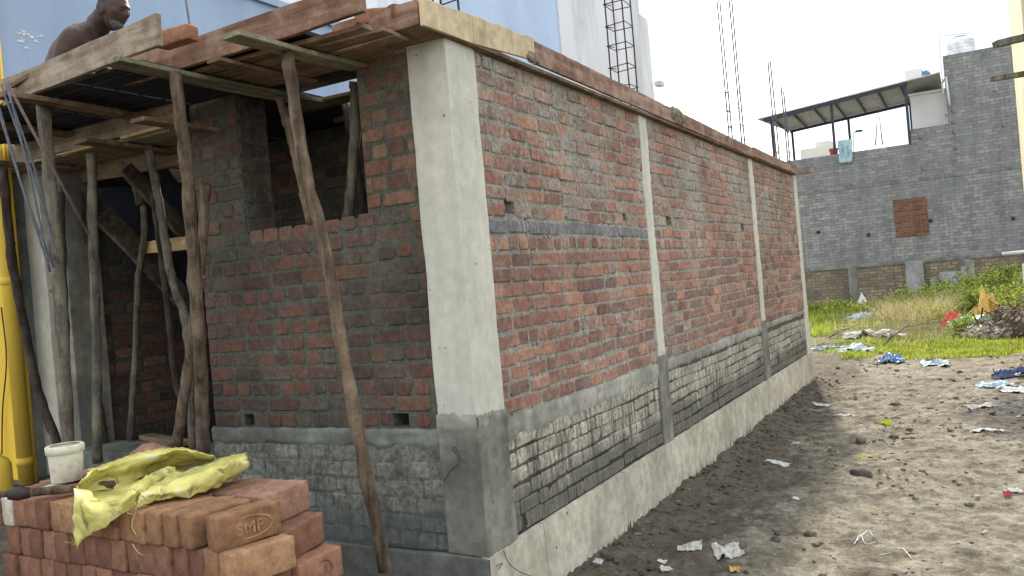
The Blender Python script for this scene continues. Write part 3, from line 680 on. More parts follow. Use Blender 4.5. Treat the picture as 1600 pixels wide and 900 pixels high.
# fan of boards of the stair soffit inside the entrance
M['plank_shade'] = wood('plank darkened as in shade', (.05, .034, .022), (.13, .09, .06), 'x', .1, .2)  # brown plank darkened to paint in the stair bay's shade
def slantboard(p0, p1, w, mat, label):
    mat = 'plank_shade' if mat == 'plank_x' else mat
    return plank(p0, p1, w, .03, mat, label, 'stair_shutter_board', .004, up=Vector((1, 0, .35)).normalized(), cat='plank')
slantboard(atX(160, 335, -2.9), atX(300, 480, -2.7), .17, 'plank_x', 'slanting shuttering board low in the dark stair bay')
slantboard(atX(195, 262, -2.6), atX(320, 400, -2.45), .12, 'plank_x', 'slanting brown stair board just below the blue sky gap')
slantboard(atX(236, 255, -2.75), atX(318, 372, -2.7), .2, 'sheet', 'dark grey slanting stair board in front of the blue wall')
sheet_v = [atX(150, 295, -3.0), atX(285, 285, -2.9), atX(312, 470, -2.9), atX(200, 420, -3.0)]
mb = MB()
mb.add([Vector(v) for v in sheet_v]+[Vector(v)+Vector((-.02, .03, 0)) for v in sheet_v], [(0, 1, 2, 3), (7, 6, 5, 4), (0, 4, 5, 1), (1, 5, 6, 2), (2, 6, 7, 3), (3, 7, 4, 0)])
tag(mb.build('stair_shutter_sheet', 'sheet'), 'black sheet of the stair shuttering behind the poles in the entrance', 'formwork sheet')
plank(atY(225, 388, .3), atY(335, 374, .25), .03, .085, 'plank_pale', 'pale pointed plank tied across the poles in the entrance', 'brace_plank', .002)
plank((-3.0, .35, .95), (-2.3, .1, .955), .1, .035, 'plank_x', 'short offcut with a pale end on the entrance step', 'wood_offcut', .003, cat='offcut')
plank((-2.6, .2, .95), (-1.95, -.2, .955), .07, .03, 'bark_grey', 'old grey lath on the entrance step behind the yellow sack', 'wood_offcut', .003, cat='offcut')
# side edge forms
def edge_form(y0, y1, z0a, z1a, z0b, z1b, x, mat, label, th=.02, jag=0.):
    n = max(4, int((y1-y0)/.05)); V = []; F = []
    rs = random.Random(int(y0*100))
    for i in range(n+1):
        t = i/n; y = y0+(y1-y0)*t; lo = z0a+(z0b-z0a)*t; hi = z1a+(z1b-z1a)*t + (jag*(fbm(y*9, 1, 3)-.3*abs(fbm(y*25, 2, 1))) if jag else 0)
        xx = x+.004*fbm(y*1.3, 0, 2)
        V += [(xx, y, lo), (xx+th, y, lo), (xx+th, y, hi), (xx, y, hi)]
    for i in range(n):
        b = i*4
        for k in range(4): F.append((b+k, b+(k+1) % 4, b+4+(k+1) % 4, b+4+k)[::-1])
    F.append((0, 1, 2, 3)); b = n*4; F.append((b+3, b+2, b+1, b))
    ob = MB().add(V, F).build('edge_form', mat, None, bevel=.002); return tag(ob, label, 'form board')
edge_form(-.258, .20, 3.045, 3.175, 3.055, 3.205, .04, 'ply_cream', 'cream form panel at the roof corner above the corner column', .02, .004)
edge_form(.205, .90, 3.055, 3.205, 3.105, 3.238, .04, 'ply_cream', 'cream form panel with a torn dirty top edge, second from the roof corner', .02, .012)
edge_form(.905, 6.40, 3.088, 3.222, 3.06, 3.165, .038, 'edge_brown', 'long muddy brown form board on the roof edge beyond the cream panels', .024, .004)
edge_form(6.44, 9.12, 3.065, 3.175, 3.062, 3.17, .042, 'edge_brown', 'far brown form board ending the roof edge', .024, .003)
mb = MB(); mb.box((-.02, -.02, 3.05), (.052, 9.1, 3.07)); tag(mb.build('soffit_lath', 'plank_x'), 'thin dark lath under the form boards along the side wall top', 'lath')
def lump(name, c, s, mat, label, cat, seed=1, rough=.35, sub=3, kind=None):
    bm = bmesh.new(); bmesh.ops.create_icosphere(bm, subdivisions=sub, radius=1)
    for v in bm.verts:
        d = v.co.copy(); k = 1+rough*fbm(d.x*1.6+seed*7, d.y*1.6, d.z*1.6, 4); v.co = Vector((d.x*s[0], d.y*s[1], d.z*s[2]))*k
    me = bpy.data.meshes.new(name); bm.to_mesh(me); bm.free(); me.polygons.foreach_set('use_smooth', [True]*len(me.polygons))
    ob = link(name, me, mat); ob.location = c; return tag(ob, label, cat, kind=kind)
M['cloth_dirty'] = simple('muddy rag', (.11, .085, .06), (.34, .28, .21), 14, .95, .9, .012)
for k_, (yy, sz) in enumerate([(3.62, .2)]):
    lump('rag', (.055, yy, 3.15), (.022, sz, .07), 'cloth_dirty', 'muddy rag draped over the brown roof edge board near the second column', 'rag', 4, .5)
lump('rag', (.06, .86, 3.11), (.012, .07, .035), 'cloth_dirty', 'dark mud lump on the lower end of the second cream panel', 'mud lump', 6, .6)
mb = MB(); mb.box((.02, 9.16, 3.06), (.27, 9.22, 3.15), .004); tag(mb.build('timber_block', 'board'), 'short square timber sticking out beyond the far roof end', 'timber block')

# ------------------------------------------------------------------ rebar cages
def cage(cx, cy, z0, z1, w, d, stirz, label, mat='rebar', lean=(0, 0), tops=None, r=.0065):
    e = empty('rebar_cage', label, 'rebar cage', (cx, cy, z0))
    C4 = [(-w/2, -d/2), (w/2, -d/2), (w/2, d/2), (-w/2, d/2)]
    for i, (a, b) in enumerate(C4):
        t = (tops[i] if tops else z1)-z0
        mb = MB(); mb.tube(catmull([(a, b, 0), (a+lean[0]*t*.5+random.uniform(-.006, .006), b+lean[1]*t*.5, t*.5), (a+lean[0]*t, b+lean[1]*t, t)], 5), r, 6)
        mb.build('bar', mat, e)
    for z in stirz:
        z -= z0; lx, ly = lean[0]*z, lean[1]*z; mb = MB(); k = .008
        P4 = [(a*(1+k/w*2)+lx, b*(1+k/d*2)+ly, z+random.uniform(-.01, .01)) for a, b in C4]
        mb.tube(P4+[P4[0]], .0042, 5)
        mb.tube([P4[0], (P4[0][0]+.05, P4[0][1]+.04, P4[0][2]-.01)], .0042, 5)
        mb.build('stirrup', 'rebar', e)
    return e
cage(-.12, 2.83, 3.07, 4.6, .15, .17, [3.30+.165*k for k in range(8)], 'black rebar cage over the second concrete column with close stirrups')
cage(-.12, 6.46, 3.07, 5.6, .14, .16, [3.28, 3.45, 3.64, 3.84], 'tall thin rebar cage over the third column with four low stirrups', 'rebar_blue', (0, -.02), [5.6, 5.5, 5.4, 5.6], .0095)
cage(-.12, 9.2, 3.07, 4.9, .15, .17, [3.12, 3.28, 3.42], 'far rebar cage over the last column before the grey house', 'rebar_blue', (0, -.03), [4.75, 4.35, 4.3, 4.78], .011)
cage(-.1, .12, 3.07, 4.3, .16, .17, [3.31, 3.5, 3.7, 3.9], 'rebar cage over the corner column behind the cream panel')
mb = MB(); p = atY(300, 62, -.6); q = atY(286, -30, -.6); mb.tube([p, q], .006, 6); tag(mb.build('steel_rod', 'rebar_blue'), 'single thin upright rod beside the brick on the roof edge', 'steel rod')
mb = MB(); mb.tube([atX(268, 237, -3.3), atX(285, 236, -3.3), atX(285, 243, -3.3), atX(268, 244, -3.3), atX(268, 237, -3.3)], .006, 5); mb.tube([atX(262, 243, -3.3), atX(292, 244, -3.3)], .006, 5)
tag(mb.build('rebar_chair', 'rebar'), 'small black bar loop in the sky gap above the stair boards', 'rebar')

# ------------------------------------------------------------------ props
def pole(path, r, mat, label, name='wooden_prop', plane=None, ra=None):
    """path: list of (px,py,Y plane)"""
    P = [atY(*p) for p in path]
    C_ = catmull(P, 8); n = len(C_); rs = random.Random(hash(label) % 1000 if False else len(label)*7+int(path[0][0]))
    rr = []
    for i, p in enumerate(C_):
        C_[i] = p+Vector((rs.uniform(-1, 1), rs.uniform(-1, 1), 0))*.003
        k = 1+.06*math.sin(i*1.9+rs.random())+rs.uniform(-.05, .05)
        r_ = (r if ra is None else r+(ra-r)*i/(n-1))
        rr.append(r_*k*(1.12 if rs.random() < .12 else 1))
    mb = MB(); mb.tube(C_, rr, 12, .05)
    for k in range(rs.randint(2, 5)):
        i = rs.randint(2, n-3); an = rs.uniform(0, 6.28); d = Vector((math.cos(an), math.sin(an), .4)).normalized()
        mb.tube([C_[i], C_[i]+d*rr[i]*rs.uniform(1.1, 1.5)], [rr[i]*.45, rr[i]*.22], 6)
    # local origin at the foot so the grain follows the pole
    return tag(mb.build(name, mat, None, smooth=True), label, 'prop pole')
pole([(602, 893, -.5), (545, 600, -.5), (510, 400, -.52), (476, 260, -.53), (448, 80, -.54)], .031, 'bark', 'long leaning brown pole in front of the brick wall and window', ra=.029)
pole([(318, 705, -.3), (313, 560, -.42), (302, 400, -.5), (290, 250, -.6), (273, 112, -.68)], .037, 'bark', 'tall reddish pole left of the brick pier under the green grey plank', ra=.030)
pole([(276, 697, -.2), (296, 560, -.25), (312, 430, -.25), (322, 288, -.25)], .032, 'bark', 'crossing pole with its sawn top leaning against the brick pier', ra=.028)
pole([(302, 700, -.05), (298, 600, -.05), (290, 500, .0), (268, 430, .02), (246, 300, .02), (226, 205, .02)], .027, 'bark_grey', 'bent grey pole under the short plank right of the entrance centre', ra=.026)
pole([(297, 640, .2), (275, 600, .2), (262, 480, .2), (248, 370, .2), (238, 300, .2)], .021, 'bark_dark', 'thin dark pole with pale flecks behind the bent grey pole')
pole([(203, 687, .25), (211, 560, .25), (216, 440, .25), (226, 360, .25), (220, 290, .25)], .021, 'bark_grey', 'slim wavy pole standing on the entrance step in the middle')
pole([(220, 320, .22), (205, 265, .22), (193, 257, .22)], .028, 'bark_grey', 'short hooked pole stub at the top of the slim wavy pole')
pole([(152, 722, -.2), (152, 600, -.22), (147, 420, -.24), (143, 240, -.26)], .028, 'bark_grey', 'straight knotty grey pole on the edge of the entrance step')
pole([(166, 700, .2), (148, 580, .2), (136, 450, .2), (126, 300, .2)], .022, 'bark_dark', 'thin dark pole just left of the straight knotty grey pole')
pole([(113, 792, -.55), (106, 690, -.6), (95, 480, -.65), (82, 320, -.7), (66, 162, -.74)], .037, 'bark_grey', 'thick pale grey pole nearest the white pot', ra=.035)
pole([(104, 700, -.3), (103, 560, -.3), (98, 420, -.3), (94, 300, -.3)], .024, 'bark_dark', 'dark pole hidden close behind the thick pale grey pole')
pole([(92, 698, -.25), (62, 620, -.3), (40, 520, -.35), (18, 400, -.45), (4, 262, -.5)], .030, 'bark_dark', 'black barked pole leaning beside the yellow wall', ra=.028)
pole([(484, 352, .05), (466, 265, .02), (450, 200, -.02), (436, 152, -.05)], .022, 'bark', 'square brown pole standing in the window left of the long leaning pole')
pole([(544, 342, .12), (552, 250, .12), (555, 190, .12), (554, 128, .1)], .028, 'bark_grey', 'grey brown pole at the right side of the window opening')
pole([(575, 345, .6), (556, 260, .6), (540, 160, .6)], .026, 'bark_dark', 'dark pole deep in the right corner of the window')
pole([(215, 640, 1.0), (250, 500, 1.0), (262, 420, 1.0)], .025, 'bark_dark', 'dark slanting strut at the back of the entrance bay')
pole([(160, 690, .9), (195, 600, .9), (240, 470, .9)], .022, 'bark_dark', 'dark slanting brace against the inner brick wall')
# steel bars hanging from the roof
rods = [((2, 132, -1.), (60, 300, -.95), (92, 412, -.9)), ((8, 130, -1.), (62, 290, -.93), (88, 408, -.88)), ((12, 133, -1.02), (50, 290, -.98), (78, 425, -.92)), ((0, 180, -1.), (40, 310, -.96), (76, 415, -.92)), ((-6, 150, -1.), (38, 300, -.97), (84, 418, -.9))]
names = ['steel bar hanging left of the others by the yellow wall', 'uppermost of the bundled steel bars by the yellow wall', 'steel bar hanging lowest in the bundle by the yellow wall', 'steel bar entering low from the picture edge at the bundle', 'middle steel bar of the bundle by the yellow wall']
for r_, la in zip(rods, names):
    mb = MB(); mb.tube(catmull([atY(*p) for p in r_], 6), .0055, 6); tag(mb.build('steel_bar', 'rebar_blue', smooth=True), la, 'steel bar', 'steel bars hanging from the roof')
mb = MB(); mb.tube([atY(14, 135, -1.), atY(138, 366, -.6)], .008, 6); tag(mb.build('steel_bar', simple('rust pink bar', (.16, .11, .09), (.25, .18, .15), 30, .7), smooth=True), 'straight pinkish steel bar slanting across the thick grey pole', 'steel bar')

# ------------------------------------------------------------------ neighbours
def slab_house(name, parts, label):
    e = empty(name, label, 'house')
    for nm, lo, hi, mt in parts:
        mb = MB(); mb.box(lo, hi); mb.build(nm, mt, e)
    return e
nh = slab_house('neighbour_house', [('front_wall', (-9, -.125, .3), (-3.585, -.1, 4.75), 'yellow'), ('side_wall', (-9, -.1, .3), (-3.60, 9.8, 4.73), 'blue_wall')], 'neighbour house with yellow front and light blue side wall')
mb = MB(); mb.box((-9, -.13, 4.73), (-3.56, 9.86, 4.80)); mb.build('roof_edge', 'blue_wall', nh)
rs = random.Random(5); mb = MB()
for cx_, cy_ in ((40, 56), (33, 68), (58, 60)):
    c0 = atX(cx_, cy_, -3.598)
    for k in range(5):
        cc = c0+Vector((0, rs.uniform(-.04, .04), rs.uniform(-.03, .03))); n_ = 7
        mb.add([cc]+[cc+Vector((.002, math.cos(6.28*i/n_)*rs.uniform(.004, .032), math.sin(6.28*i/n_)*rs.uniform(.002, .011))) for i in range(n_)], [(0, i+1, (i+1) % n_+1) for i in range(n_)])
mb.build('bare_patch', simple('bare white plaster', (.7, .7, .68), (.8, .8, .78), 20), nh)
# drain pipes on the yellow front
def pipe(p0, p1, r, label, coll=()):
    mb = MB(); mb.tube([p0, p1], r, 18); ob = mb.build('drain_pipe', 'yellow_pipe', None, smooth=True)
    for t in coll:
        c_ = Vector(p0).lerp(Vector(p1), t); d = (Vector(p1)-Vector(p0)).normalized()*.025
        mb = MB(); mb.tube([c_-d, c_+d], r*1.12, 18); mb.build('pipe_collar', 'yellow_pipe', ob, smooth=True)
    return tag(ob, label, 'drain pipe')
pb = atY(40, 742, -.2); pipe((pb.x, -.2, .72), (pb.x, -.2, 4.6), .046, 'thick yellow drain pipe on the yellow wall', (.04, .36))
pb = atY(54, 742, -.14); pipe((pb.x, -.135, .72), (pb.x, -.135, 4.6), .014, 'thin pipe running beside the thick yellow drain pipe')
mb = MB(); mb.tube(catmull([atY(2, 480, -.14), atY(10, 560, -.16), (atY(4, 640, -.15)), atY(3, 710, -.16)], 6), .005, 6); tag(mb.build('black_cable', 'rebar'), 'thin black cable hanging down the yellow wall', 'cable')
mb = MB(); c_ = atY(3, 800, -.62); mb.lathe([(0, 0), (.075, 0), (.085, .02), (.085, .17), (.07, .21), (.03, .235), (.028, .26), (0, .26)], (c_.x-.02, -.62, .78)); tag(mb.build('yellow_jar', 'yellow_pipe', smooth=True), 'round yellow jar at the foot of the yellow wall', 'jar')
# second blue building
b2 = slab_house('blue_house', [('side_wall', (-12, 10.06, 0), (-3.9, 14.4, 8.4), 'lav_wall'), ('front_wall', (-6.3, 10.0, 0), (-3.92, 10.06, 8.4), 'blue2')], 'tall pale blue and lavender house behind the brick roof')
mb = MB(); mb.box((-3.95, 14.4, 0), (-3.905, 14.95, 7.62)); mb.box((-7, 14.4, 0), (-3.95, 14.95, 7.62)); mb.build('side_wall', 'lav_wall', b2)
mb = MB(); c_ = atX(1022, 130, -3.88); mb.box((c_.x-.02, 14.97, c_.z-.05), (c_.x+.15, 15.25, c_.z+.05)); mb.build('ledge', 'lav_wall', b2)
# beige building at right edge with projecting poles
bb = slab_house('beige_building', [('wall', (3.065, 10.58, -.1), (7, 14, 9), 'beige')], 'beige rendered building at the right edge of the picture')
for a, b, w, h, la in (((1555, 70), (1640, 48), .14, .09, 'thick sawn plank sticking out left from the top of the beige building'), ((1550, 124), (1640, 108), .1, .07, 'thin rough plank sticking out below the thick one at the beige building')):
    p0 = atY(*a, 10.4); p1 = atY(*b, 10.75); plank(p0, p1, w, h, 'bark_grey', la, 'scaffold_plank', .005)
p0 = atY(1566, 397, 10.4); mb = MB(); mb.tube([p0, p0+Vector((.8, .1, .02))], .025, 10); tag(mb.build('metal_pipe', 'white', smooth=True), 'light metal pipe sticking out low from the beige building', 'pipe')
p0 = atY(1597, 412, 10.3); mb = MB(); mb.box((p0.x+.0, 10.2, -.05), (p0.x+.08, 10.3, p0.z)); tag(mb.build('white_post', 'white'), 'white post below the light metal pipe at the picture edge', 'post')

# ------------------------------------------------------------------ far grey house
FH = empty('grey_house', 'large grey cement washed brick house with open roof terrace and stair tower', 'house', (0, 30, 0))
def part(nm, lo, hi, mt, parent=FH, jit=0.):
    mb = MB(); mb.box(lo, hi, jit); ob = mb.build(nm, mt, None)
    ob.parent = parent
    if parent is FH: ob.location = (0, -30, 0)
    return ob
ZG = 1.42
part('lower_wall', (-4.6, 30.02, -.5), (8, 33, ZG), 'far_brown')
part('upper_wall', (-4.6, 30, ZG+.13), (8, 36, 5.72), 'far_grey')
part('concrete_band', (-4.62, 29.98, ZG), (8.02, 33, ZG+.13), 'far_band')
part('concrete_band', (-4.61, 29.985, 4.35), (8.01, 33, 4.5), 'far_band')
part('terrace_wall', (.43, 30.01, 5.72), (3.92, 30.25, 6.18), 'far_grey')
part('terrace_wall', (.43, 30.012, 6.18), (1.75, 30.25, 6.22), 'far_band')
part('stair_tower', (1.72, 30.005, 6.18), (3.9, 33, 8.62), 'far_grey')
for xx in (-2.0, 1.7): part('pier', (xx, 29.985, -.3), (xx+.3, 30.2, ZG), 'far_band')
p0 = atY(1395, 313, 30); p1 = atY(1453, 367, 30)
part('brick_infill', (p0.x, 29.975, p1.z), (p1.x-.02, 30.1, p0.z), 'far_red')
mb = MB()
rs = random.Random(3)
for (x, y) in ((1487, 172), (1487, 190), (1488, 205), (1490, 230), (1477, 178), (1553, 140), (1566, 195), (1437, 215), (1420, 222), (1440, 262), (1328, 285)):
    c_ = atY(x, y, 29.97)
    mb = MB(); mb.tube([c_, c_+Vector((0, -.06, 0)), c_+Vector((0, -.06, -.09)), c_+Vector((.1, -.06, -.1))], .014, 5)
    ob = mb.build('iron_hook', 'rebar', FH); ob.location = (0, -30, 0)
mb = MB()
for (x, y) in ((1357, 367), (1454, 345), (1583, 341), (1279, 363)): 
    c_ = atY(x, y, 29.98); mb = MB(); mb.box((c_.x-.06, 29.97, c_.z-.06), (c_.x+.06, 30.05, c_.z+.06), .01)
    ob = mb.build('putlog_hole', 'sheet', FH); ob.location = (0, -30, 0)
# canopy on the roof terrace
CN = empty('metal_canopy', 'light metal sheet canopy on dark posts on the roof terrace of the grey house', 'canopy', (0, 30, 5.72))
def cpart(nm, f, mt, **k):
    mb = MB(); f(mb); ob = mb.build(nm, mt, CN); ob.location = (0, -30, -5.72); return ob
zA = lambda x: 7.39+(x+4.63)*.097
zB = lambda x: 7.10+(x+4.63)*.075
sh = [Vector((-4.75, 29.55, zA(-4.75)+.05)), Vector((1.6, 29.55, zA(1.6)-.02)), Vector((1.6, 32.3, zB(1.6)+.06)), Vector((-4.1, 32.3, zB(-4.1)+.06))]
cpart('roof_sheet', lambda mb: mb.add(sh+[v+Vector((0, 0, .04)) for v in sh], [(3, 2, 1, 0), (4, 5, 6, 7), (0, 1, 5, 4), (1, 2, 6, 5), (2, 3, 7, 6), (3, 0, 4, 7)]), simple('grey white roofing sheet', (.42, .42, .40), (.52, .52, .49), 2, .6))
M['dark_steel'] = simple('dark painted steel', (.02, .022, .035), (.04, .042, .06), 10, .5)
cpart('front_beam', lambda mb: mb.obox((-4.5, 29.62, zA(-4.5)-.05), (.55, 29.62, zA(.55)-.05), .08, .14), 'dark_steel')
cpart('rear_beam', lambda mb: mb.obox((-4.0, 32.0, zB(-4.0)-.02), (.5, 32.0, zB(.5)-.02), .08, .1), 'dark_steel')
for k in range(7):
    x = -4.2+.75*k; cpart('rafter', lambda mb: mb.obox((x, 29.6, zA(x)-.03), (x+.12, 32.1, zB(x)+.0), .06, .06), 'dark_steel')
for (x, y, zt) in ((-4.25, 29.7, zA(-4.2)), (-3.9, 31.9, zB(-3.9)), (-2.05, 29.7, zA(-2.05)), (-1.75, 31.9, zB(-1.75)), (.47, 29.7, zA(.47)), (.47, 31.9, zB(.47))):
    cpart('post', lambda mb: mb.box((x-.045, y-.045, 5.7), (x+.045, y+.045, zt-.03)), 'dark_steel')
mb = MB(); a = atY(1372, 165, 30.5); mb.tube([atY(1368, 227, 30.5), a, atY(1379, 226, 30.5)], .025, 6); tag(mb.build('tripod_stand', 'dark_steel'), 'thin two legged stand under the metal canopy', 'stand')
def cloth_patch(name, P0, ux, uz, w, h, nn, mat, label, cat, seed=1, amp=.05):
    n = 16; k = 12; V = []; F = []
    for j in range(k+1):
        for i in range(n+1):
            u = i/n; v = j/k; e = amp*fbm(u*5+seed, v*2, seed, 4)+amp*.5*math.sin(u*14+v*2)
            V.append(P0+ux*(w*u*(1-.1*v)+.04*fbm(v*3, seed, u))-uz*(h*v*(1+.12*fbm(u*3, seed, 1)))+nn*e)
    for j in range(k):
        for i in range(n): a = j*(n+1)+i; F.append((a, a+1, a+n+2, a+n+1))
    ob = mesh(name, V, F, mat, smooth=True); s_ = ob.modifiers.new('solid', 'SOLIDIFY'); s_.thickness = .012
    return tag(ob, label, cat)
M['cloth_blue'] = simple('pale blue cloth', (.30, .45, .52), (.42, .56, .62), 4, .9, .4)
cloth_patch('hanging_cloth', atY(1309, 222, 29.9)+Vector((0, 0, .05)), XA, ZA, .5, .85, -YA, 'cloth_blue', 'pale blue cloth hung over the terrace wall of the grey house', 'cloth', 2, .05)
# white hut, water box, tank, frame
wp = empty('white_hut', 'white panel hut beside the stair tower on the grey house', 'hut', (1, 31, 6.2))
for nm, lo, hi in (('wall', (.55, 30.6, 6.1), (1.72, 32, 7.5)), ('roof_edge', (.5, 30.5, 7.5), (1.75, 32.1, 7.58))):
    mb = MB(); mb.box(lo, hi); ob = mb.build(nm, 'white', wp); ob.location = (-1, -31, -6.2)
c0 = atY(1415, 132, 31.5); c1 = atY(1440, 108, 31.5)
wb = empty('air_cooler_box', 'white box with a round blue end on the roof beside the canopy', 'metal box', (c0.x, 31.5, c0.z))
w_ = c1.x-c0.x; h_ = c1.z-c0.z
mb = MB(); mb.box((0, 0, 0), (w_, .9, h_+.06)); mb.build('body', 'white', wb, bevel=.02)
mb = MB(); mb.tube([(w_, .25, h_*.45), (w_+.14, .25, h_*.45), (w_+.24, .25, h_*.45), (w_+.3, .25, h_*.45)], [h_*.55, h_*.53, h_*.35, .05], 24); mb.build('round_end', simple('blue plastic', (.08, .17, .34), (.11, .22, .42), 5, .4), wb, smooth=True)
c0 = atY(1502, 84, 31.2)
tk = empty('water_tank', 'white ribbed plastic water tank on the stair tower', 'water tank', (c0.x, 31.2, 8.6))
prof = [(0, 0), (.46, 0), (.48, .04)]
for k in range(5): z = .08+.15*k; prof += [(.48, z), (.465, z+.05), (.48, z+.1)]
prof += [(.46, .84), (.36, .92), (.2, .95), (.19, 1.0), (0, 1.01)]; prof = [(a_*.96, b_*.82) for a_, b_ in prof]
mb = MB(); mb.lathe(prof); mb.build('body', simple('white tank plastic', (.62, .64, .66), (.68, .7, .72), .5, .5, .1), tk, smooth=True)
mb = MB(); mb.lathe([(0, .83), (.2, .83), (.21, .86), (.1, .88), (0, .88)]); mb.build('lid', 'white', tk, smooth=True)
mb = MB(); mb.tube([atY(1474, 145, 29.95), atY(1467, 57, 29.95), atY(1515, 51, 30.4)], .02, 6); tag(mb.build('pipe_frame', 'white'), 'thin pale pipe frame rising beside the water tank', 'pipe')
mb = MB(); mb.tube([atY(1472, 130, 29.9), atY(1478, 120, 29.9), atY(1484, 165, 29.9)], .04, 8); tag(mb.build('waste_pipe', 'white', smooth=True), 'bent white waste pipe at the corner of the stair tower', 'pipe')
# distant street lamp, cream house, red pot
mb = MB(); mb.tube(catmull([atY(1335, 250, 45), atY(1333, 214, 45), atY(1334, 208, 45), atY(1339, 205, 45)], 4), .05, 6); sl_ = mb.build('street_lamp', 'white'); tag(sl_, 'distant street lamp seen under the canopy', 'street lamp')
mb = MB(); c0 = atY(1340, 205, 45); mb.box((c0.x-.1, 44.9, c0.z-.05), (c0.x+.25, 45.1, c0.z+.05)); mb.build('lamp_head', 'dark_steel', sl_)
c0 = atY(1250, 234, 60); c1 = atY(1297, 228, 60)
ch = empty('cream_house', 'flat roofed cream house far behind the terrace', 'house', (c0.x, 60, 0))
mb = MB(); mb.box((0, 0, 0), (c1.x-c0.x, 4, c0.z)); mb.build('wall', 'cream_far', ch)
mb = MB(); mb.box(((c1.x-c0.x)*.5, .3, c0.z), (c1.x-c0.x, 3, c0.z+.4)); mb.build('roof_parapet', 'cream_far', ch)
c0 = atY(1304, 241, 30.3); mb = MB(); mb.lathe([(0, 0), (.12, 0), (.17, .22), (.19, .24), (.15, .24), (0, .2)], (c0.x, 30.15, 5.72), 16); tag(mb.build('red_pot', simple('red plastic', (.5, .09, .04), (.6, .12, .06), 5, .5), smooth=True), 'red pot on the terrace wall left of the blue cloth', 'pot')
# things leaning on the far wall
M['slab_grey'] = concrete('grey stone slab', (.25, .25, .25), .15, False, .3)
def lean(px0, px1, ytop, ybot, Y, label, th=.05, mat='slab_grey', name='stone_slab', cat='slab'):
    a = atY(px0, ybot, Y); b = atY(px1, ytop, Y); mb = MB()
    V = [(a.x, Y-.3, -.05), (b.x, Y-.3, -.05), (b.x, Y+.0, b.z), (a.x, Y, b.z+.01)]
    V = [Vector(v) for v in V]; mb.add(V+[v+Vector((0, th, 0)) for v in V], [(0, 1, 2, 3), (7, 6, 5, 4), (0, 4, 5, 1), (1, 5, 6, 2), (2, 6, 7, 3), (3, 7, 4, 0)])
    return tag(mb.build(name, mat), label, cat)
lean(1418, 1442, 407, 460, 29.8, 'tall grey slab leaning on the brown lower wall of the grey house')
lean(1470, 1501, 423, 450, 29.7, 'low wide grey slab leaning on the far wall right of the tall one')
lean(1504, 1510, 416, 450, 29.6, 'narrow pale post leaning on the far wall', .08, 'slab_grey', 'leaning_post', 'post')
lean(1510, 1522, 405, 450, 29.7, 'dark boards leaning on the far wall beside the narrow post', .1, 'conc_dark', 'leaning_board', 'board')
lean(1455, 1463, 435, 452, 29.5, 'short grey offcut leaning between the two grey slabs', .06)
c0 = atY(1349, 480, 28.5); mb = MB(); mb.add([(c0.x-.3, 28.4, -.1), (c0.x+.32, 28.3, -.1), (c0.x+.1, 28.8, -.1), (c0.x-.02, 28.5, .55)], [(0, 1, 3), (1, 2, 3), (2, 0, 3), (2, 1, 0)]); tag(mb.build('white_shard', 'white'), 'white pointed shard in front of the brown far wall', 'shard')

# ------------------------------------------------------------------ brick stack in front
SX, SY, SZ = .166, -1.796, 1.16
ords = ['first', 'second', 'third', 'fourth', 'fifth', 'sixth', 'seventh', 'eighth', 'ninth', 'tenth', 'eleventh', 'twelfth', 'thirteenth', 'fourteenth', 'fifteenth', 'sixteenth', 'seventeenth', 'eighteenth', 'nineteenth']
protos = {}
def stack_brick(c, rz, mat, label, seed, tilt=0, twist=0):
    key = (seed % 9, mat)
    if key not in protos:
        ob = loose_brick('stacked_brick', c, (.078, .226, .107), rz, mat, label, 0, 'bricks stacked on edge in the front', seed=seed % 9)
        protos[key] = ob
    else:
        ob = protos[key].copy(); COL.objects.link(ob); ob['label'] = label
    ob.location = c; ob.rotation_euler = (tilt, twist, rz); return ob
rs = random.Random(11)
layers = ['top', 'second', 'third', 'lowest']
for li in range(4):
    zc = SZ-.0535-.108*li
    for row in range(2):
        xr = [[.166, .118], [.262, .20], [.25, .26], [.28, .24]][li][row]
        x = xr-.040; y = SY+.113+row*.232
        for k in range(16):
            rz = R_(rs.uniform(-2.5, 2.5))
            if row == 0:
                rz += R_(-[17, 15, 8, 6, 5, 4, 3, 3][k]) if (li == 0 and k < 8) else (R_(-[11, 9, 5, 3][k]) if (li == 1 and k < 4) else 0)
            else: rz += R_([5, 4, 3][k]) if k < 3 else 0
            dx = .04 if (li == 0 and row == 0 and k < 1) else 0
            right_end = k < 3
            mt = 'clay_tan' if (li == 0 and row == 0 and k < 11) or (li == 1 and row == 0 and k < 2) else ('clay_white' if (li == 0 and row == 0 and k == 14) else 'clay_red')
            if row == 1: mt = 'clay_top' if li == 0 else 'clay_red'
            if li > 0 and row == 1 and k > 4: x -= .081; continue
            if row == 0: la = '%s brick from the right, front row, %s layer of the stack' % (ords[k], layers[li])
            else: la = '%s brick from the right, rear row, %s layer of the stack' % (ords[k], layers[li])
            o_ = stack_brick((x+dx, y+rs.uniform(-.008, .008)+(.0 if li == 0 else rs.uniform(0, .006)) + k*.003, zc-k*.0004), rz, mt, la, rs.randint(0, 8), 0, R_(rs.uniform(-2.5, 2.5)) if k else 0)
            if li == 0 and row == 0 and k == 0: SMF = o_
            if li == 2 and row == 1 and k == 0: SMF2 = o_
            x -= .081*rs.uniform(.97, 1.03)
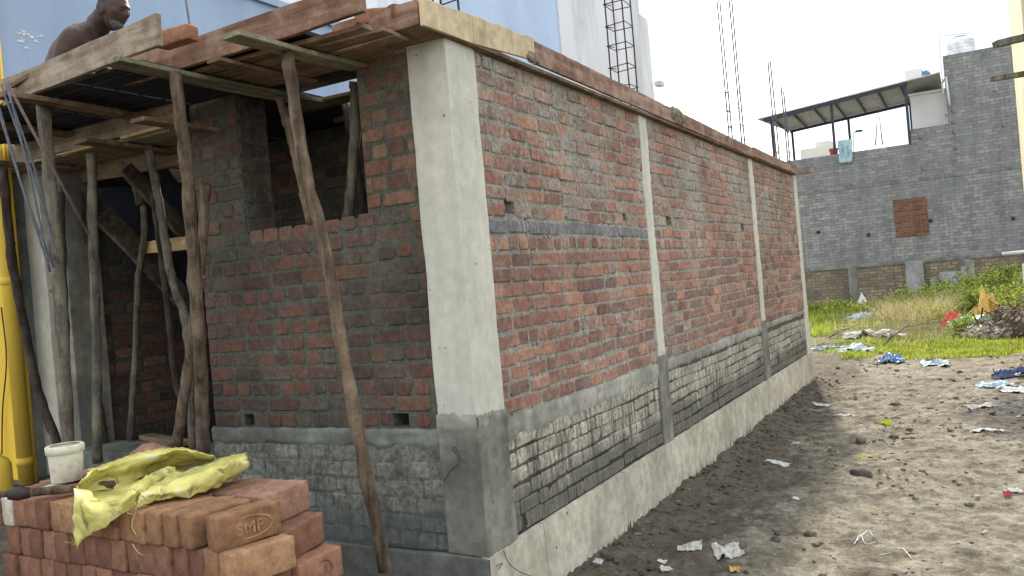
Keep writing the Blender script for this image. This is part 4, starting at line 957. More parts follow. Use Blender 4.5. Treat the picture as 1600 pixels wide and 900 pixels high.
# embossed letters and frog ring on the end brick
fc = bpy.data.curves.new('letters', 'FONT'); fc.body = 'SMF'; fc.size = .052; fc.extrude = .0022; fc.bevel_depth = .0009; fc.space_character = 1.05; fc.align_x = 'CENTER'; fc.align_y = 'CENTER'
tmp = bpy.data.objects.new('tmp', fc); COL.objects.link(tmp); bpy.context.view_layer.update()
me = bpy.data.meshes.new_from_object(tmp.evaluated_get(bpy.context.evaluated_depsgraph_get())); bpy.data.objects.remove(tmp)
ob = link('raised_letters', me, 'clay_tan', SMF); me.materials.clear(); me.materials.append(M['clay_tan'])
ob.matrix_local = Matrix.Translation((.0405, .0, -.004)) @ Matrix.Rotation(R_(90), 4, 'Z') @ Matrix.Rotation(R_(90), 4, 'X')
mb = MB(); mb.tube([(.0385, .077*math.cos(a_), .034*math.sin(a_)-.002) for a_ in [2*math.pi*k/40 for k in range(41)]], .003, 6, cap=False); ob = mb.build('frog_rim', 'clay_tan', SMF, smooth=True)
mb = MB(); mb.tube([(.0385, .05*math.cos(a_), .034*math.sin(a_)-.002) for a_ in [2*math.pi*k/30 for k in range(31)]], .003, 6, cap=False); mb.tube([(.0385, .02*math.cos(a_), .016*math.sin(a_)-.002) for a_ in [2*math.pi*k/20 for k in range(21)]], .003, 6, cap=False); mb.build('frog_rim', 'clay_red', SMF2, smooth=True)
# reddish mound and stones behind, pot, hoe
lump('red_clay_lump', (-1.16, -.98, 1.0), (.17, .12, .2), 'clay_top', 'rounded red clay lump behind the white pot and yellow sack', 'clay lump', 3, .18)
for i, (x, y, s_, la) in enumerate([(18, 772, .09, 'grey rubble stone left of the white pot'), (60, 760, .07, 'small grey rubble stone between yellow pipe and white pot'), (-5, 760, .1, 'grey rubble stone at the picture edge by the yellow jar')]):
    p_ = atY(x, y, -.55); lump('rubble_stone', (p_.x, -.55, .76), (s_*1.3, s_, s_*.7), 'conc_grey', la, 'stone', 20+i, .4)
pc = (-.985, -1.52, 1.163)
pot = empty('white_pot', 'dirty white plastic pot standing on the brick stack', 'pot', pc)
mb = MB(); mb.lathe([(0, .0), (.055, .0), (.058, .004), (.064, .118), (.064, .12), (.067, .12), (.068, .142), (.064, .143), (.061, .12), (.054, .008), (0, .008)], (0, 0, 0), 36)
def potmat():
    t = NT('stained white plastic'); n1 = t.noise(30., 7, .7); n2 = t.noise(9., 6, .6)
    c = t.mix(t.ramp(n1, [(.48, 0.), (.66, .7)]), (.62, .60, .47), (.30, .29, .23)); c = t.mix(t.ramp(n2, [(.45, 0.), (.7, .5)]), c, (.68, .64, .44)); return t.done(c, .6, [(n1, .3, .002)])
mb.build('body', potmat(), pot, smooth=True); 
mb = MB(); mb.lathe([(.0665, .112), (.0705, .113), (.0715, .14), (.066, .145), (.055, .143)], (0, 0, 0), 36); mb.build('rim', potmat(), pot, smooth=True)
hz = empty('hoe', 'worn wooden tool handle with a dark iron socket lying on the bricks', 'hoe', (-.8, -1.78, 1.18))
hp = [Vector(v)-Vector((-.8, -1.78, 1.18)) for v in (atZ(22, 772, 1.195), atZ(95, 765, 1.185), atZ(130, 761, 1.185), atZ(178, 757, 1.185))]
mb = MB(); mb.tube(catmull(hp, 6), .0155, 12, .03); mb.build('handle', 'bark', hz, smooth=True)
a_, b_ = hp[0], hp[1]; d_ = (b_-a_).normalized(); mb = MB(); mb.tube([a_-d_*.02, a_+d_*.01, a_+d_*.05], [.018, .024, .019], 12, .04); mb.build('iron_socket', 'rebar', hz, smooth=True)
mb = MB(); mb.tube([a_-d_*.02+Vector((0, 0, .004)), a_-d_*.12+Vector((0, 0, -.004)), a_-d_*.22+Vector((0, -.02, -.01))], [.012, .012, .01], 8); mb.build('iron_tang', 'bark', hz, smooth=True)

# ------------------------------------------------------------------ yellow sack
def grid_surface(rows, nu, nv, seed, amp):
    R2 = [catmull(r, nu) for r in rows]; colsn = len(R2[0]); out = []
    cols_ = [catmull([r[i] for r in R2], nv) for i in range(colsn)]
    n = len(cols_[0]); V = []; F = []
    for j in range(n):
        for i in range(colsn):
            p = cols_[i][j]; q = p*13
            w = Vector((mnoise.fractal(q+Vector((seed, 0, 0)), 1, 2, 3), mnoise.fractal(q+Vector((0, seed, 3)), 1, 2, 3), mnoise.fractal(q*1.2+Vector((0, 9, seed)), 1, 2, 4)))*amp
            rdg = (1-abs(mnoise.noise(q*1.1+Vector((4, seed, 0)))))**3*amp*.9
            V.append(p+w+Vector((0, -.2, .6))*rdg)
    for j in range(n-1):
        for i in range(colsn-1): a = j*colsn+i; F.append((a, a+1, a+colsn+1, a+colsn))
    return V, F
def g_(lst):
    out = []
    for x, y, k, v in lst: out.append(atY(x, y, v) if k == 'y' else atZ(x, y, v))
    return out
A_ = [g_([(122, 775, 'z', 1.175), (160, 768, 'z', 1.17), (205, 756, 'z', 1.17), (245, 738, 'z', 1.175), (290, 730, 'z', 1.18), (334, 728, 'z', 1.18)]),
      g_([(121, 764, 'z', 1.205), (158, 752, 'z', 1.20), (203, 742, 'z', 1.20), (243, 726, 'z', 1.21), (286, 718, 'z', 1.22), (334, 722, 'z', 1.20)]),
      g_([(127, 752, 'z', 1.24), (160, 740, 'z', 1.235), (200, 729, 'z', 1.24), (242, 717, 'z', 1.25), (280, 710, 'z', 1.25), (334, 716, 'z', 1.235)]),
      g_([(140, 738, 'z', 1.25), (172, 724, 'z', 1.26), (212, 711, 'z', 1.265), (250, 703, 'z', 1.27), (290, 703, 'z', 1.265), (330, 712, 'z', 1.24)]),
      g_([(150, 735, 'z', 1.18), (182, 722, 'z', 1.18), (218, 712, 'z', 1.18), (256, 706, 'z', 1.18), (296, 707, 'z', 1.18), (336, 716, 'z', 1.18)])]
D_ = [g_([(119, 760, 'z', 1.22), (131, 764, 'z', 1.20), (150, 778, 'z', 1.185), (176, 788, 'z', 1.19), (206, 762, 'z', 1.225), (240, 738, 'z', 1.235), (272, 728, 'z', 1.225)]),
      g_([(117, 778, 'y', -1.85), (130, 784, 'y', -1.862), (150, 794, 'y', -1.85), (176, 796, 'y', -1.835), (208, 772, 'z', 1.215), (244, 750, 'z', 1.215), (276, 738, 'z', 1.20)]),
      g_([(116, 808, 'y', -1.85), (130, 806, 'y', -1.87), (150, 808, 'y', -1.86), (178, 804, 'y', -1.84), (210, 782, 'z', 1.19), (246, 760, 'z', 1.19), (278, 748, 'z', 1.175)]),
      g_([(118, 854, 'y', -1.85), (134, 842, 'y', -1.85), (156, 828, 'y', -1.85), (182, 810, 'y', -1.835), (214, 788, 'z', 1.17), (248, 770, 'z', 1.165), (280, 760, 'z', 1.165)])]
E_ = [g_([(124, 772, 'z', 1.18), (160, 766, 'z', 1.172), (205, 754, 'z', 1.172), (245, 738, 'z', 1.175), (290, 732, 'z', 1.18)]),
      g_([(122, 782, 'z', 1.172), (155, 782, 'z', 1.167), (200, 770, 'z', 1.167), (245, 752, 'z', 1.17), (290, 742, 'z', 1.175)]),
      g_([(124, 800, 'z', 1.165), (158, 797, 'z', 1.163), (200, 788, 'z', 1.165), (245, 768, 'z', 1.168), (290, 755, 'z', 1.17)])]
B_ = [g_([(214, 792, 'z', 1.168), (248, 783, 'z', 1.168), (292, 776, 'z', 1.17), (336, 764, 'z', 1.172), (378, 742, 'z', 1.175)]),
      g_([(216, 780, 'z', 1.19), (252, 768, 'z', 1.2), (298, 760, 'z', 1.205), (342, 744, 'z', 1.22), (388, 728, 'z', 1.22)]),
      g_([(232, 764, 'z', 1.2), (268, 748, 'z', 1.215), (310, 738, 'z', 1.23), (352, 722, 'z', 1.25), (386, 714, 'z', 1.245)]),
      g_([(246, 756, 'z', 1.17), (286, 738, 'z', 1.18), (326, 724, 'z', 1.19), (358, 714, 'z', 1.19), (383, 711, 'z', 1.19)])]
def sackmat():
    t = NT('yellow woven sack'); n1 = t.noise(11., 6, .6); n2 = t.noise(38., 6, .7)
    wv = t.n('ShaderNodeTexWave'); wv.inputs['Scale'].default_value = 260; t.l(t.tc.outputs['Object'], wv.inputs[0])
    c = t.ramp(n1, [(.3, (.34, .31, .14)), (.45, (.50, .45, .12)), (.58, (.62, .565, .19)), (.7, (.62, .60, .44))])
    c = t.mix(t.ramp(t.noise(9., 7, .7, None, 1.2), [(.55, 0.), (.62, .8)]), c, (.12, .12, .085))
    t.b.inputs['Transmission Weight'].default_value = 0
    return t.done(c, .5, [(n2, .25, .004), (wv.outputs[0], .12, .0006)])
V, F = grid_surface(A_, 14, 10, 3, .010); mbS = MB(); mbS.add(V, F); V, F = grid_surface(D_, 14, 12, 5, .0085); mbS.add(V, F); V, F = grid_surface(E_, 12, 10, 6, .005); mbS.add(V, F); V, F = grid_surface(B_, 14, 10, 8, .013); mbS.add(V, F)
sk = mbS.build('yellow_sack', sackmat(), None, smooth=True); sm_ = sk.modifiers.new('solid', 'SOLIDIFY'); sm_.thickness = .0015
tag(sk, 'crumpled dirty yellow sack draped over the brick stack', 'sack')
rs = random.Random(9); mb = MB()
for k in range(46):
    px_, py_ = rs.choice([(216, 788), (384, 716), (318, 718), (376, 722), (118, 850)]) if k < 44 else (205, 800)
    p_ = atZ(px_+rs.uniform(-4, 4), py_+rs.uniform(-4, 4), 1.2) if py_ < 845 else atY(px_, py_, -1.85)
    pts = [p_]
    d = Vector((rs.uniform(-1, 1), rs.uniform(-1, .4), rs.uniform(-.2, .9)))
    for s_ in range(4): pts.append(pts[-1]+d*.009+Vector((rs.uniform(-1, 1), rs.uniform(-1, 1), rs.uniform(-1, .6)))*.006)
    mb.tube(pts, .0007, 4)
mb.tube(catmull([atY(212, 800, -1.83), atY(206, 820, -1.84), atY(212, 835, -1.84)], 6), .0008, 4)
mb.tube(catmull([atY(207, 850, -1.85), atY(215, 862, -1.86), atY(224, 868, -1.85)], 6), .0008, 4)
mb.build('frayed_threads', sackmat(), sk)

# ------------------------------------------------------------------ litter on the ground
def gpt(x, y):
    p = atZ(x, y, 0.)
    for _ in range(4): p = atZ(x, y, gh(p.x, p.y))
    return p
def crumple(x, y, w, l, h, mat, label, cat='litter', rz=0, seed=1, name='litter', n=20, lobes=.5):
    p0 = gpt(x, y); V = []; F = []
    ca, sa = math.cos(rz), math.sin(rz)
    for j in range(n+1):
        for i in range(n+1):
            u = i/n*2-1; v = j/n*2-1
            e = 1+lobes*fbm(u*1.1+seed*3, v*1.1, seed, 3)
            a = u*w/2*e; b = v*l/2*e
            X_ = p0.x+a*ca-b*sa; Y_ = p0.y+a*sa+b*ca
            k = abs(fbm(u*1.3+seed, v*1.5, seed*1.7, 3))*1.2
            z = gh(X_, Y_)+.006+h*((.45 if h > .2 else .8)*k+(.8 if h > .2 else .4)*(1-max(abs(u), abs(v))**2))
            V.append((X_, Y_, z))
    for j in range(n):
        for i in range(n):
            a = j*(n+1)+i
            F.append((a, a+1, a+n+2, a+n+1))
    rs_ = random.Random(seed); edge = [f for f in F]
    F = [f for f in F if not ((V[f[0]][2] > 9))]
    ob = mesh(name, V, F, mat, smooth=False); s_ = ob.modifiers.new('solid', 'SOLIDIFY'); s_.thickness = .002
    return tag(ob, label, cat)
M['paper'] = simple('dirty white paper', (.40, .39, .34), (.58, .56, .50), 14, .8)
M['plastic_white'] = simple('dirty white plastic', (.48, .48, .46), (.66, .66, .64), 9, .5)
M['plastic_blue'] = simple('blue plastic sheet', (.06, .14, .30), (.20, .34, .52), 6, .45)
M['plastic_pale'] = simple('pale blue plastic', (.30, .42, .50), (.50, .60, .66), 6, .45)
M['navy'] = simple('dark blue plastic', (.02, .035, .09), (.06, .09, .19), 6, .5)
M['lime'] = simple('lime rag', (.32, .40, .02), (.48, .58, .04), 14, .8)
M['green_p'] = simple('green plastic sheet', (.06, .30, .17), (.16, .46, .30), 6, .5)
M['orange'] = simple('orange sacking', (.48, .29, .07), (.62, .42, .14), 6, .8)
M['red_p'] = simple('red cloth', (.42, .04, .04), (.6, .09, .08), 10, .8)
M['dark_rag'] = simple('dark rag', (.05, .045, .04), (.13, .12, .10), 10, .9)
crumple(1078, 858, .155, .10, .012, 'paper', 'flat torn white paper left of the open carton on the dark soil', 'paper', .2, 2, 'torn_paper', lobes=.15)
crumple(1138, 866, .17, .15, .03, 'paper', 'open white carton with dirt inside at the bottom of the picture', 'paper', .5, 3, 'torn_carton', lobes=.2)
crumple(1035, 880, .05, .05, .01, 'paper', 'small scrap of white paper, the upper of two near the wall', 'paper', .2, 4, 'paper_scrap')
crumple(1040, 890, .075, .06, .012, 'paper', 'small curled white paper at the lower picture edge near the wall', 'paper', .9, 5, 'paper_scrap')
crumple(1148, 893, .06, .07, .02, 'orange', 'pale orange scrap below the open white carton', 'paper', .3, 6, 'paper_scrap')
crumple(935, 880, .05, .04, .03, 'plastic_white', 'tiny white and yellow wrapper at the foot of the beam', 'wrapper', .1, 7, 'wrapper')
crumple(1215, 724, .20, .05, .02, 'plastic_white', 'long twisted white plastic strip in the middle of the dark soil', 'plastic strip', .1, 8, 'plastic_strip', lobes=.6)
crumple(1243, 695, .1, .05, .02, 'paper', 'small grey white scrap above the twisted plastic strip', 'paper', .5, 9, 'paper_scrap')
crumple(1243, 780, .06, .05, .006, 'paper', 'little square pale paper on the clay below the plastic strip', 'paper', .5, 10, 'paper_scrap', lobes=.1)
crumple(1320, 653, .22, .08, .02, 'plastic_white', 'crumpled white bag strip left of the lime rag', 'plastic strip', -.1, 12, 'plastic_strip', lobes=.5)
crumple(1285, 634, .2, .12, .02, 'paper', 'buff paper on the clay close to the far wall corner', 'paper', .1, 13, 'paper_scrap')
crumple(1384, 664, .13, .11, .035, 'lime', 'lime green rag lying alone on the clay', 'rag', .1, 14, 'lime_rag', lobes=.2)
crumple(1352, 715, .15, .06, .015, 'lime', 'muddy yellow green strip above the dark shoe', 'rag', -.3, 15, 'yellow_strip', lobes=.6)
crumple(1340, 546, .55, .7, .14, 'plastic_pale', 'pale plastic bag beside the grass edge left of the blue sheet', 'plastic bag', .1, 16, 'plastic_bag')
crumple(1297, 547, .6, .4, .08, 'plastic_blue', 'faded blue plastic at the corner of the building', 'plastic bag', .1, 17, 'plastic_bag')
crumple(1392, 566, .36, .5, .15, 'plastic_blue', 'bright blue crumpled sheet on the clay by the grass', 'plastic sheet', .1, 18, 'blue_sheet', lobes=.5)
crumple(1462, 571, .4, .4, .08, 'plastic_pale', 'pale blue crumpled sheet right of the bright blue one', 'plastic sheet', .1, 19, 'pale_sheet', lobes=.5)
crumple(1585, 588, .5, .35, .1, 'navy', 'dark blue crumpled sheet at the right picture edge', 'plastic sheet', .1, 20, 'navy_sheet')
crumple(1555, 603, .4, .25, .06, 'plastic_pale', 'long pale plastic on the dark ground at the right', 'plastic bag', .1, 21, 'plastic_bag', lobes=.5)
crumple(1592, 612, .4, .3, .06, 'plastic_white', 'white and pale blue plastic below the dark blue sheet', 'plastic bag', .5, 22, 'plastic_bag', lobes=.5)
crumple(1530, 636, .28, .14, .03, 'paper', 'grey white scrap on the dark ground at the right', 'paper', .3, 23, 'paper_scrap')
crumple(1540, 674, .26, .1, .025, 'plastic_white', 'broken white flakes on the dark ground at the right', 'paper', .2, 24, 'paper_flakes', lobes=.6)
crumple(1585, 770, .10, .08, .03, 'plastic_white', 'small white and red wrapper at the right edge', 'wrapper', .3, 25, 'wrapper')
crumple(1574, 773, .05, .04, .03, 'red_p', 'tiny red wrapper beside the white one', 'wrapper', .3, 26, 'wrapper')
crumple(1528, 517, 1.0, 1.4, .35, 'green_p', 'green plastic sheet in the rubbish heap', 'plastic sheet', .2, 27, 'green_sheet')
crumple(1546, 528, .9, .8, .25, 'plastic_white', 'white plastic bag in front of the rubbish heap', 'plastic bag', .2, 28, 'plastic_bag')
crumple(1492, 515, .5, .6, .36, 'red_p', 'red cloth on the twigs left of the green sheet', 'cloth', .2, 29, 'red_cloth')
crumple(1545, 500, .6, .8, .62, 'orange', 'torn orange white sack standing up in the rubbish heap', 'sack', .2, 30, 'torn_sack')
crumple(1350, 500, .8, .8, .25, 'plastic_pale', 'grey plastic bag among the dry branches', 'plastic bag', .2, 31, 'plastic_bag')
crumple(1360, 526, 1.1, .7, .18, 'plastic_white', 'cream sacking under the dry branches', 'sacking', .2, 32, 'sacking')
# worn dark shoe-like lump
p = gpt(1345, 742); sh = empty('old_shoe', 'dark muddy shoe lying on the pale clay', 'shoe', (p.x, p.y, p.z))
mb = MB(); 
bm = bmesh.new(); bmesh.ops.create_icosphere(bm, subdivisions=3, radius=1)
for v in bm.verts:
    d = v.co.copy(); v.co = Vector((d.x*.085, d.y*.04*(1+.25*d.x), max(d.z, -.5)*.042*(1-.35*d.x)+.02))
    if d.z > .6 and d.x < .1: v.co.z -= .03*(1-abs(d.y))
me = bpy.data.meshes.new('upper'); bm.to_mesh(me); bm.free(); me.polygons.foreach_set('use_smooth', [True]*len(me.polygons)); link('upper', me, 'dark_rag', sh)
mb = MB(); mb.tube([(-.085, 0, .006), (-.04, 0, .004), (.03, 0, .004), (.09, 0, .006)], [.03, .036, .042, .03], 12); o_ = mb.build('sole', 'dark_rag', sh, smooth=True); o_.scale.z = .25
for i, (x, y, s_, la) in enumerate([(1267, 838, .035, 'dark stone left of the larger stone at the bottom right of the carton'), (1222, 838, .04, 'dark rough stone above the open white carton'), (1345, 690, .045, 'dark stone above the muddy yellow strip'), (1397, 684, .04, 'grey stone right of the lime rag'), (1400, 634, .05, 'dark clod up the path beyond the lime rag'), (1300, 705, .03, 'small dark stone near the twisted plastic strip'), (1212, 846, .03, 'round grey stone beside the open carton')]):
    p = gpt(x, y); lump('stone', (p.x, p.y, p.z+s_*.3), (s_*1.2, s_, s_*.7), 'clod', la, 'stone', 40+i, .4, 2)
for i, pts in enumerate([[(1335, 853), (1345, 838), (1352, 852), (1368, 850)], [(1338, 848), (1356, 832), (1364, 840)], [(1375, 870), (1395, 866), (1410, 860), (1424, 875)]]):
    mb = MB(); mb.tube(catmull([gpt(x, y)+Vector((0, 0, .012)) for x, y in pts], 6), .0025, 5); tag(mb.build('string', 'plastic_white'), ['curled white string on the clay at the bottom right', 'short upper white string beside the curled one', 'thin white string at the lower right of the curled one'][i], 'string')

# clods (uncountable)
rs = random.Random(4); base = []
for s_ in range(6):
    bm = bmesh.new(); bmesh.ops.create_icosphere(bm, subdivisions=2 if s_ < 3 else 1, radius=1)
    base.append(([v.co*(1+.4*fbm(v.co.x*1.5+s_*5, v.co.y*1.5, v.co.z*1.5)) for v in bm.verts], [tuple(v.index for v in f.verts) for f in bm.faces])); bm.free()
VV = []; FF = []
def scat(n, x0, x1, y0, y1, smin, smax, pw=3., dens=None):
    for _ in range(n):
        x = rs.uniform(x0, x1); y = rs.uniform(y0, y1)
        if dens and rs.random() > dens(x, y): continue
        s_ = smin+(smax-smin)*rs.random()**pw; bv, bf_ = rs.choice(base if s_ > .012 else base[3:]); z = gh(x, y)+s_*.15; a = rs.uniform(0, 6.28); ca, sa = math.cos(a), math.sin(a); sx, sy, sz = s_*rs.uniform(.8, 1.5), s_, s_*rs.uniform(.4, .8)
        n0 = len(VV)
        for v in bv: VV.append((x+(v.x*sx*ca-v.y*sy*sa), y+(v.x*sx*sa+v.y*sy*ca), z+v.z*sz))
        FF.extend(tuple(i+n0 for i in f) for f in bf_)
dn = lambda x, y: .25+.75*smooth(-.1, .25, fbm(x*.9, y*.9, 8, 3))
scat(3600, .05, 4.2, .6, 7, .0015, .024, 4.5, dn); scat(1600, .1, 5, 5, 14, .004, .04, 4.5, dn); scat(1500, .03, .40, .3, 9.5, .002, .028, 4)
ob = mesh('soil_clods', VV, FF, 'ground', smooth=True); tag(ob, 'loose crumbs and clods of soil scattered over the clay', kind='stuff')
# dead leaves / chips: small flat flecks
VV = []; FF = []
for _ in range(420):
    x = rs.uniform(.1, 4.5); y = rs.uniform(.8, 13); s_ = rs.uniform(.006, .02)*(1+y*.06); z = gh(x, y)+.006; a = rs.uniform(0, 6.28); n0 = len(VV)
    for (u, v) in ((-1, -.4), (1, -.5), (1.2, .4), (-.8, .5)): VV.append((x+s_*(u*math.cos(a)-v*math.sin(a)), y+s_*(u*math.sin(a)+v*math.cos(a)), z+rs.uniform(0, .01)))
    FF.append((n0, n0+1, n0+2, n0+3))
M['fleck'] = simple('litter flecks', (.10, .085, .06), (.36, .33, .27), 1.7, .9)
ob = mesh('litter_flecks', VV, FF, 'fleck'); tag(ob, 'tiny chips and dry leaf flecks on the clay', kind='stuff')

# ------------------------------------------------------------------ vegetation
def leafmat(name, c1, c2, c3, tr=.35):
    t = NT(name); n = t.noise(1.6, 4, .6); oi = t.n('ShaderNodeAttribute', attribute_name='bc'); r, g_2, b_2 = t.sep(oi.outputs['Vector'])
    c = t.ramp(t.math('ADD', t.math('MULTIPLY', n, 1.0), t.math('MULTIPLY', t.math('SUBTRACT', r, .5), .55)), [(.28, c1), (.5, c2), (.72, c3)])
    t.done(c, .6)
    tl = t.n('ShaderNodeBsdfTranslucent'); t.l(c, tl.inputs[0]); ms = t.n('ShaderNodeMixShader'); ms.inputs[0].default_value = tr
    out = t.t.nodes['Material Output']; t.l(t.b.outputs[0], ms.inputs[1]); t.l(tl.outputs[0], ms.inputs[2]); t.l(ms.outputs[0], out.inputs[0]); return t.m
M['grass'] = leafmat('fresh grass', (.11, .16, .018), (.23, .30, .035), (.42, .45, .10), .45)
M['weed'] = leafmat('weed leaves', (.07, .11, .018), (.24, .31, .035), (.50, .54, .10), .5)
M['stick'] = simple('bleached branch', (.20, .165, .115), (.50, .44, .34), 5, .9, .5, .003)
M['dry'] = leafmat('dry straw', (.24, .22, .09), (.42, .37, .18), (.58, .50, .30), .3)
rs = random.Random(21)
def blades(n, region, hmin, hmax, w, mat, name, label, lean=.5, dens=None):
    VV = []; FF = []; AA = []
    x0, x1, y0, y1 = region
    for _ in range(n):
        x = rs.uniform(x0, x1); y = y0+(y1-y0)*rs.random()**1.15
        if dens and rs.random() > dens(x, y): continue
        h = rs.uniform(hmin, hmax); a = rs.uniform(0, 6.28); dx, dy = math.cos(a)*h*lean*rs.random(), math.sin(a)*h*lean*rs.random(); z = gh(x, y)-.01
        n0 = len(VV); b = rs.uniform(-.5, .5); wx = w*(.7+rs.random()*.6); r = rs.random()
        VV += [(x-wx, y, z), (x+wx, y, z), (x+dx*.5+wx*.7, y+dy*.5, z+h*.62), (x+dx*.5-wx*.7, y+dy*.5, z+h*.62), (x+dx, y+dy, z+h)]
        FF += [(n0, n0+1, n0+2, n0+3), (n0+3, n0+2, n0+4)]; AA += [(r, 0, 0)]*5
    ob = mesh(name, VV, FF, mat, attr=AA); return tag(ob, label, kind='stuff')
gd = lambda x, y: smooth(-.12, .12, fbm(x*.9, y*.5, 3, 3)+.5*fbm(x*2.2, y*1.5, 5, 2)+.22*(y-12.6)/2+ (.25 if x > .8 else -.15))
blades(80000, (-.6, 7, 11.9, 19), .02, .085, .006, 'grass', 'grass', 'short bright green grass beyond the clay path', dens=gd)
blades(50000, (-3.5, 9, 17, 29.5), .06, .26, .010, 'grass', 'tall_grass', 'taller uneven green grass towards the grey house', dens=lambda x, y: smooth(-.25, .15, fbm(x*.4, y*.3, 9, 3)+.1))
blades(9000, (-.8, 3.2, 16.5, 23), .25, .7, .0055, 'dry', 'dry_grass', 'bleached dry grass clump left of the green bushes', lean=1.4, dens=lambda x, y: 1 if ((x-.9)/1.0)**2+((y-20)/2.6)**2 < 1+.4*fbm(x, y, 1) else .02)
blades(9000, (-3, 7, 12.6, 29), .06, .30, .006, 'dry', 'dry_stalks', 'sparse straw coloured stalks among the green grass', lean=1.2, dens=lambda x, y: smooth(-.05, .25, fbm(x*.8, y*.5, 17, 3)))
def bush(px, py, Y, rw, h, label, nleaf=900, mat='weed', seed=0):
    rs_ = random.Random(seed+50); c = atY(px, py, Y); cx_, cy_ = c.x, Y
    e = empty('weed_bush', label, 'bush', (cx_, cy_, gh(cx_, cy_)-.05), 0, 'green bushes in front of the grey house')
    VV = []; FF = []; AA = []; mb = MB(); tips = []
    for k in range(int(14+rw*10)):
        a = rs_.uniform(0, 6.28); r = rw*math.sqrt(rs_.random()); hh = h*(1-.45*(r/rw)**2)*rs_.uniform(.55, 1.1)
        b0 = Vector((math.cos(a)*r*.5, math.sin(a)*r*.5, 0)); t0 = Vector((math.cos(a)*r, math.sin(a)*r, hh))
        mid = b0.lerp(t0, .5)+Vector((rs_.uniform(-.08, .08), rs_.uniform(-.08, .08), .05)); mb.tube([b0, mid, t0], [.008, .006, .003], 4); tips.append((b0, mid, t0))
    for _ in range(nleaf):
        b0, mid, t0 = rs_.choice(tips); t = rs_.uniform(.15, 1.); p = (b0.lerp(mid, t*2) if t < .5 else mid.lerp(t0, t*2-1))+Vector([rs_.gauss(0, .085) for _ in range(3)])
        s_ = rs_.uniform(.028, .06); d = Vector([rs_.gauss(0, 1) for _ in range(3)]); d.z = d.z*.5+.25; d.normalize(); q = d.orthogonal().normalized()*s_*.42; d *= s_
        n0 = len(VV); VV += [p-d, p+q, p+d, p-q]; FF.append((n0, n0+1, n0+2, n0+3)); AA += [(rs_.random(), 0, 0)]*4
    mesh('foliage', VV, FF, mat, e, attr=AA); mb.build('stems', 'stick', e)
    return e
bl = [(1282, 488, 26, .9, .5, 'low bush at the far left by the corner of the brick building'), (1325, 487, 25.5, .9, .55, 'low bush behind the white shard'), (1395, 492, 24, .8, .5, 'small bush behind the pile of dry branches'),
 (1440, 486, 21, .9, .95, 'pale bush just right of the dry grass clump'), (1474, 484, 22, 1.0, .85, 'rounded bush in front of the low wide slab'), (1505, 476, 24, 1.1, .85, 'dense bush right of the low wide slab'),
 (1520, 500, 19.5, .7, .75, 'bush directly behind the orange torn sack'), (1545, 474, 23, 1.2, .95, 'tall bush in front of the dark leaning boards'), (1580, 470, 22, 1.1, 1.0, 'tall bush nearest the picture edge'),
 (1462, 512, 18.2, .5, .45, 'little bush left of the red cloth'), (1600, 462, 24, 1.4, 1.15, 'tallest bush at the right picture edge'), (1575, 500, 19, .8, .8, 'bush behind the dark rubbish heap'), (1508, 527, 15.6, .28, .38, 'small weed between red cloth and green sheet')]
for i, (x, y, Y_, rw, h, la) in enumerate(bl): bush(x, y, Y_, rw, h, la, int(1200+2200*rw*h), 'weed' if i % 3 else 'grass', i)
# dry branches
def branch(p0, p1, r, seed, label=None, group=None, mat='stick'):
    rs_ = random.Random(seed); p0 = Vector(p0); p1 = Vector(p1); L = (p1-p0).length
    mid = [p0.lerp(p1, t)+Vector((rs_.uniform(-1, 1), rs_.uniform(-1, 1), rs_.uniform(0, 1)))*L*.045 for t in (.3, .6)]
    C_ = catmull([p0, *mid, p1], 5); mb = MB(); mb.tube(C_, [r*(1-.6*i/len(C_)) for i in range(len(C_))], 6)
    for k in range(4):
        i = rs_.randint(3, len(C_)-2); d = (p1-p0).normalized()*.6+Vector((rs_.uniform(-1, 1), rs_.uniform(-1, 1), rs_.uniform(-.1, .6)))*.7
        q = C_[i]+d*L*rs_.uniform(.12, .28); mb.tube([C_[i], C_[i].lerp(q, .5)+Vector((0, 0, .02)), q], [r*.45, r*.35, r*.15], 5)
    return tag(mb.build('dry_branch', mat, None, smooth=True), label, 'branch', group)
rs = random.Random(31)
bt = [((1340, 515, 0), (1400, 455, .5), 'arched dry branch rising left of the dry grass clump'), ((1275, 520, 0), (1440, 500, .1), 'long flat branch across the grass from the building corner'), ((1280, 512, 0), (1435, 508, .25), 'second long flat branch close above the cream sacking'),
      ((1380, 540, 0), (1425, 500, .1), 'pale straight stick slanting right of the cream sacking'), ((1355, 505, 0), (1375, 480, .35), 'short forked stick beside the grey plastic bag'), ((1390, 476, 0), (1470, 448, .55), 'dry branch leaning towards the tall grey slab'),
      ((1380, 480, .1), (1455, 455, .7), 'dry branch bundle topmost under the tall grey slab'), ((1290, 530, 0), (1345, 505, .1), 'brown stick near the pale plastic bag'), ((1270, 540, 0), (1330, 534, .05), 'thin stick on the bare soil at the building corner'),
      ((1555, 450, .9), (1580, 478, .5), 'bare pale stick leaning in the bush'), ((1587, 455, 1.2), (1600, 420, 1.8), 'bare twig rising from the tallest bush'), ((1400, 530, 0), (1470, 525, .1), 'low branch left of the red cloth')]
for i, (a, b, la) in enumerate(bt):
    pa = atZ(a[0], a[1], a[2]) if a[2] < .8 else atY(a[0], a[1], 21.); 
    pb_ = atY(b[0], b[1], pa.y+rs.uniform(-.3, 1.2)); branch(pa, pb_, rs.uniform(.022, .038), i, la)
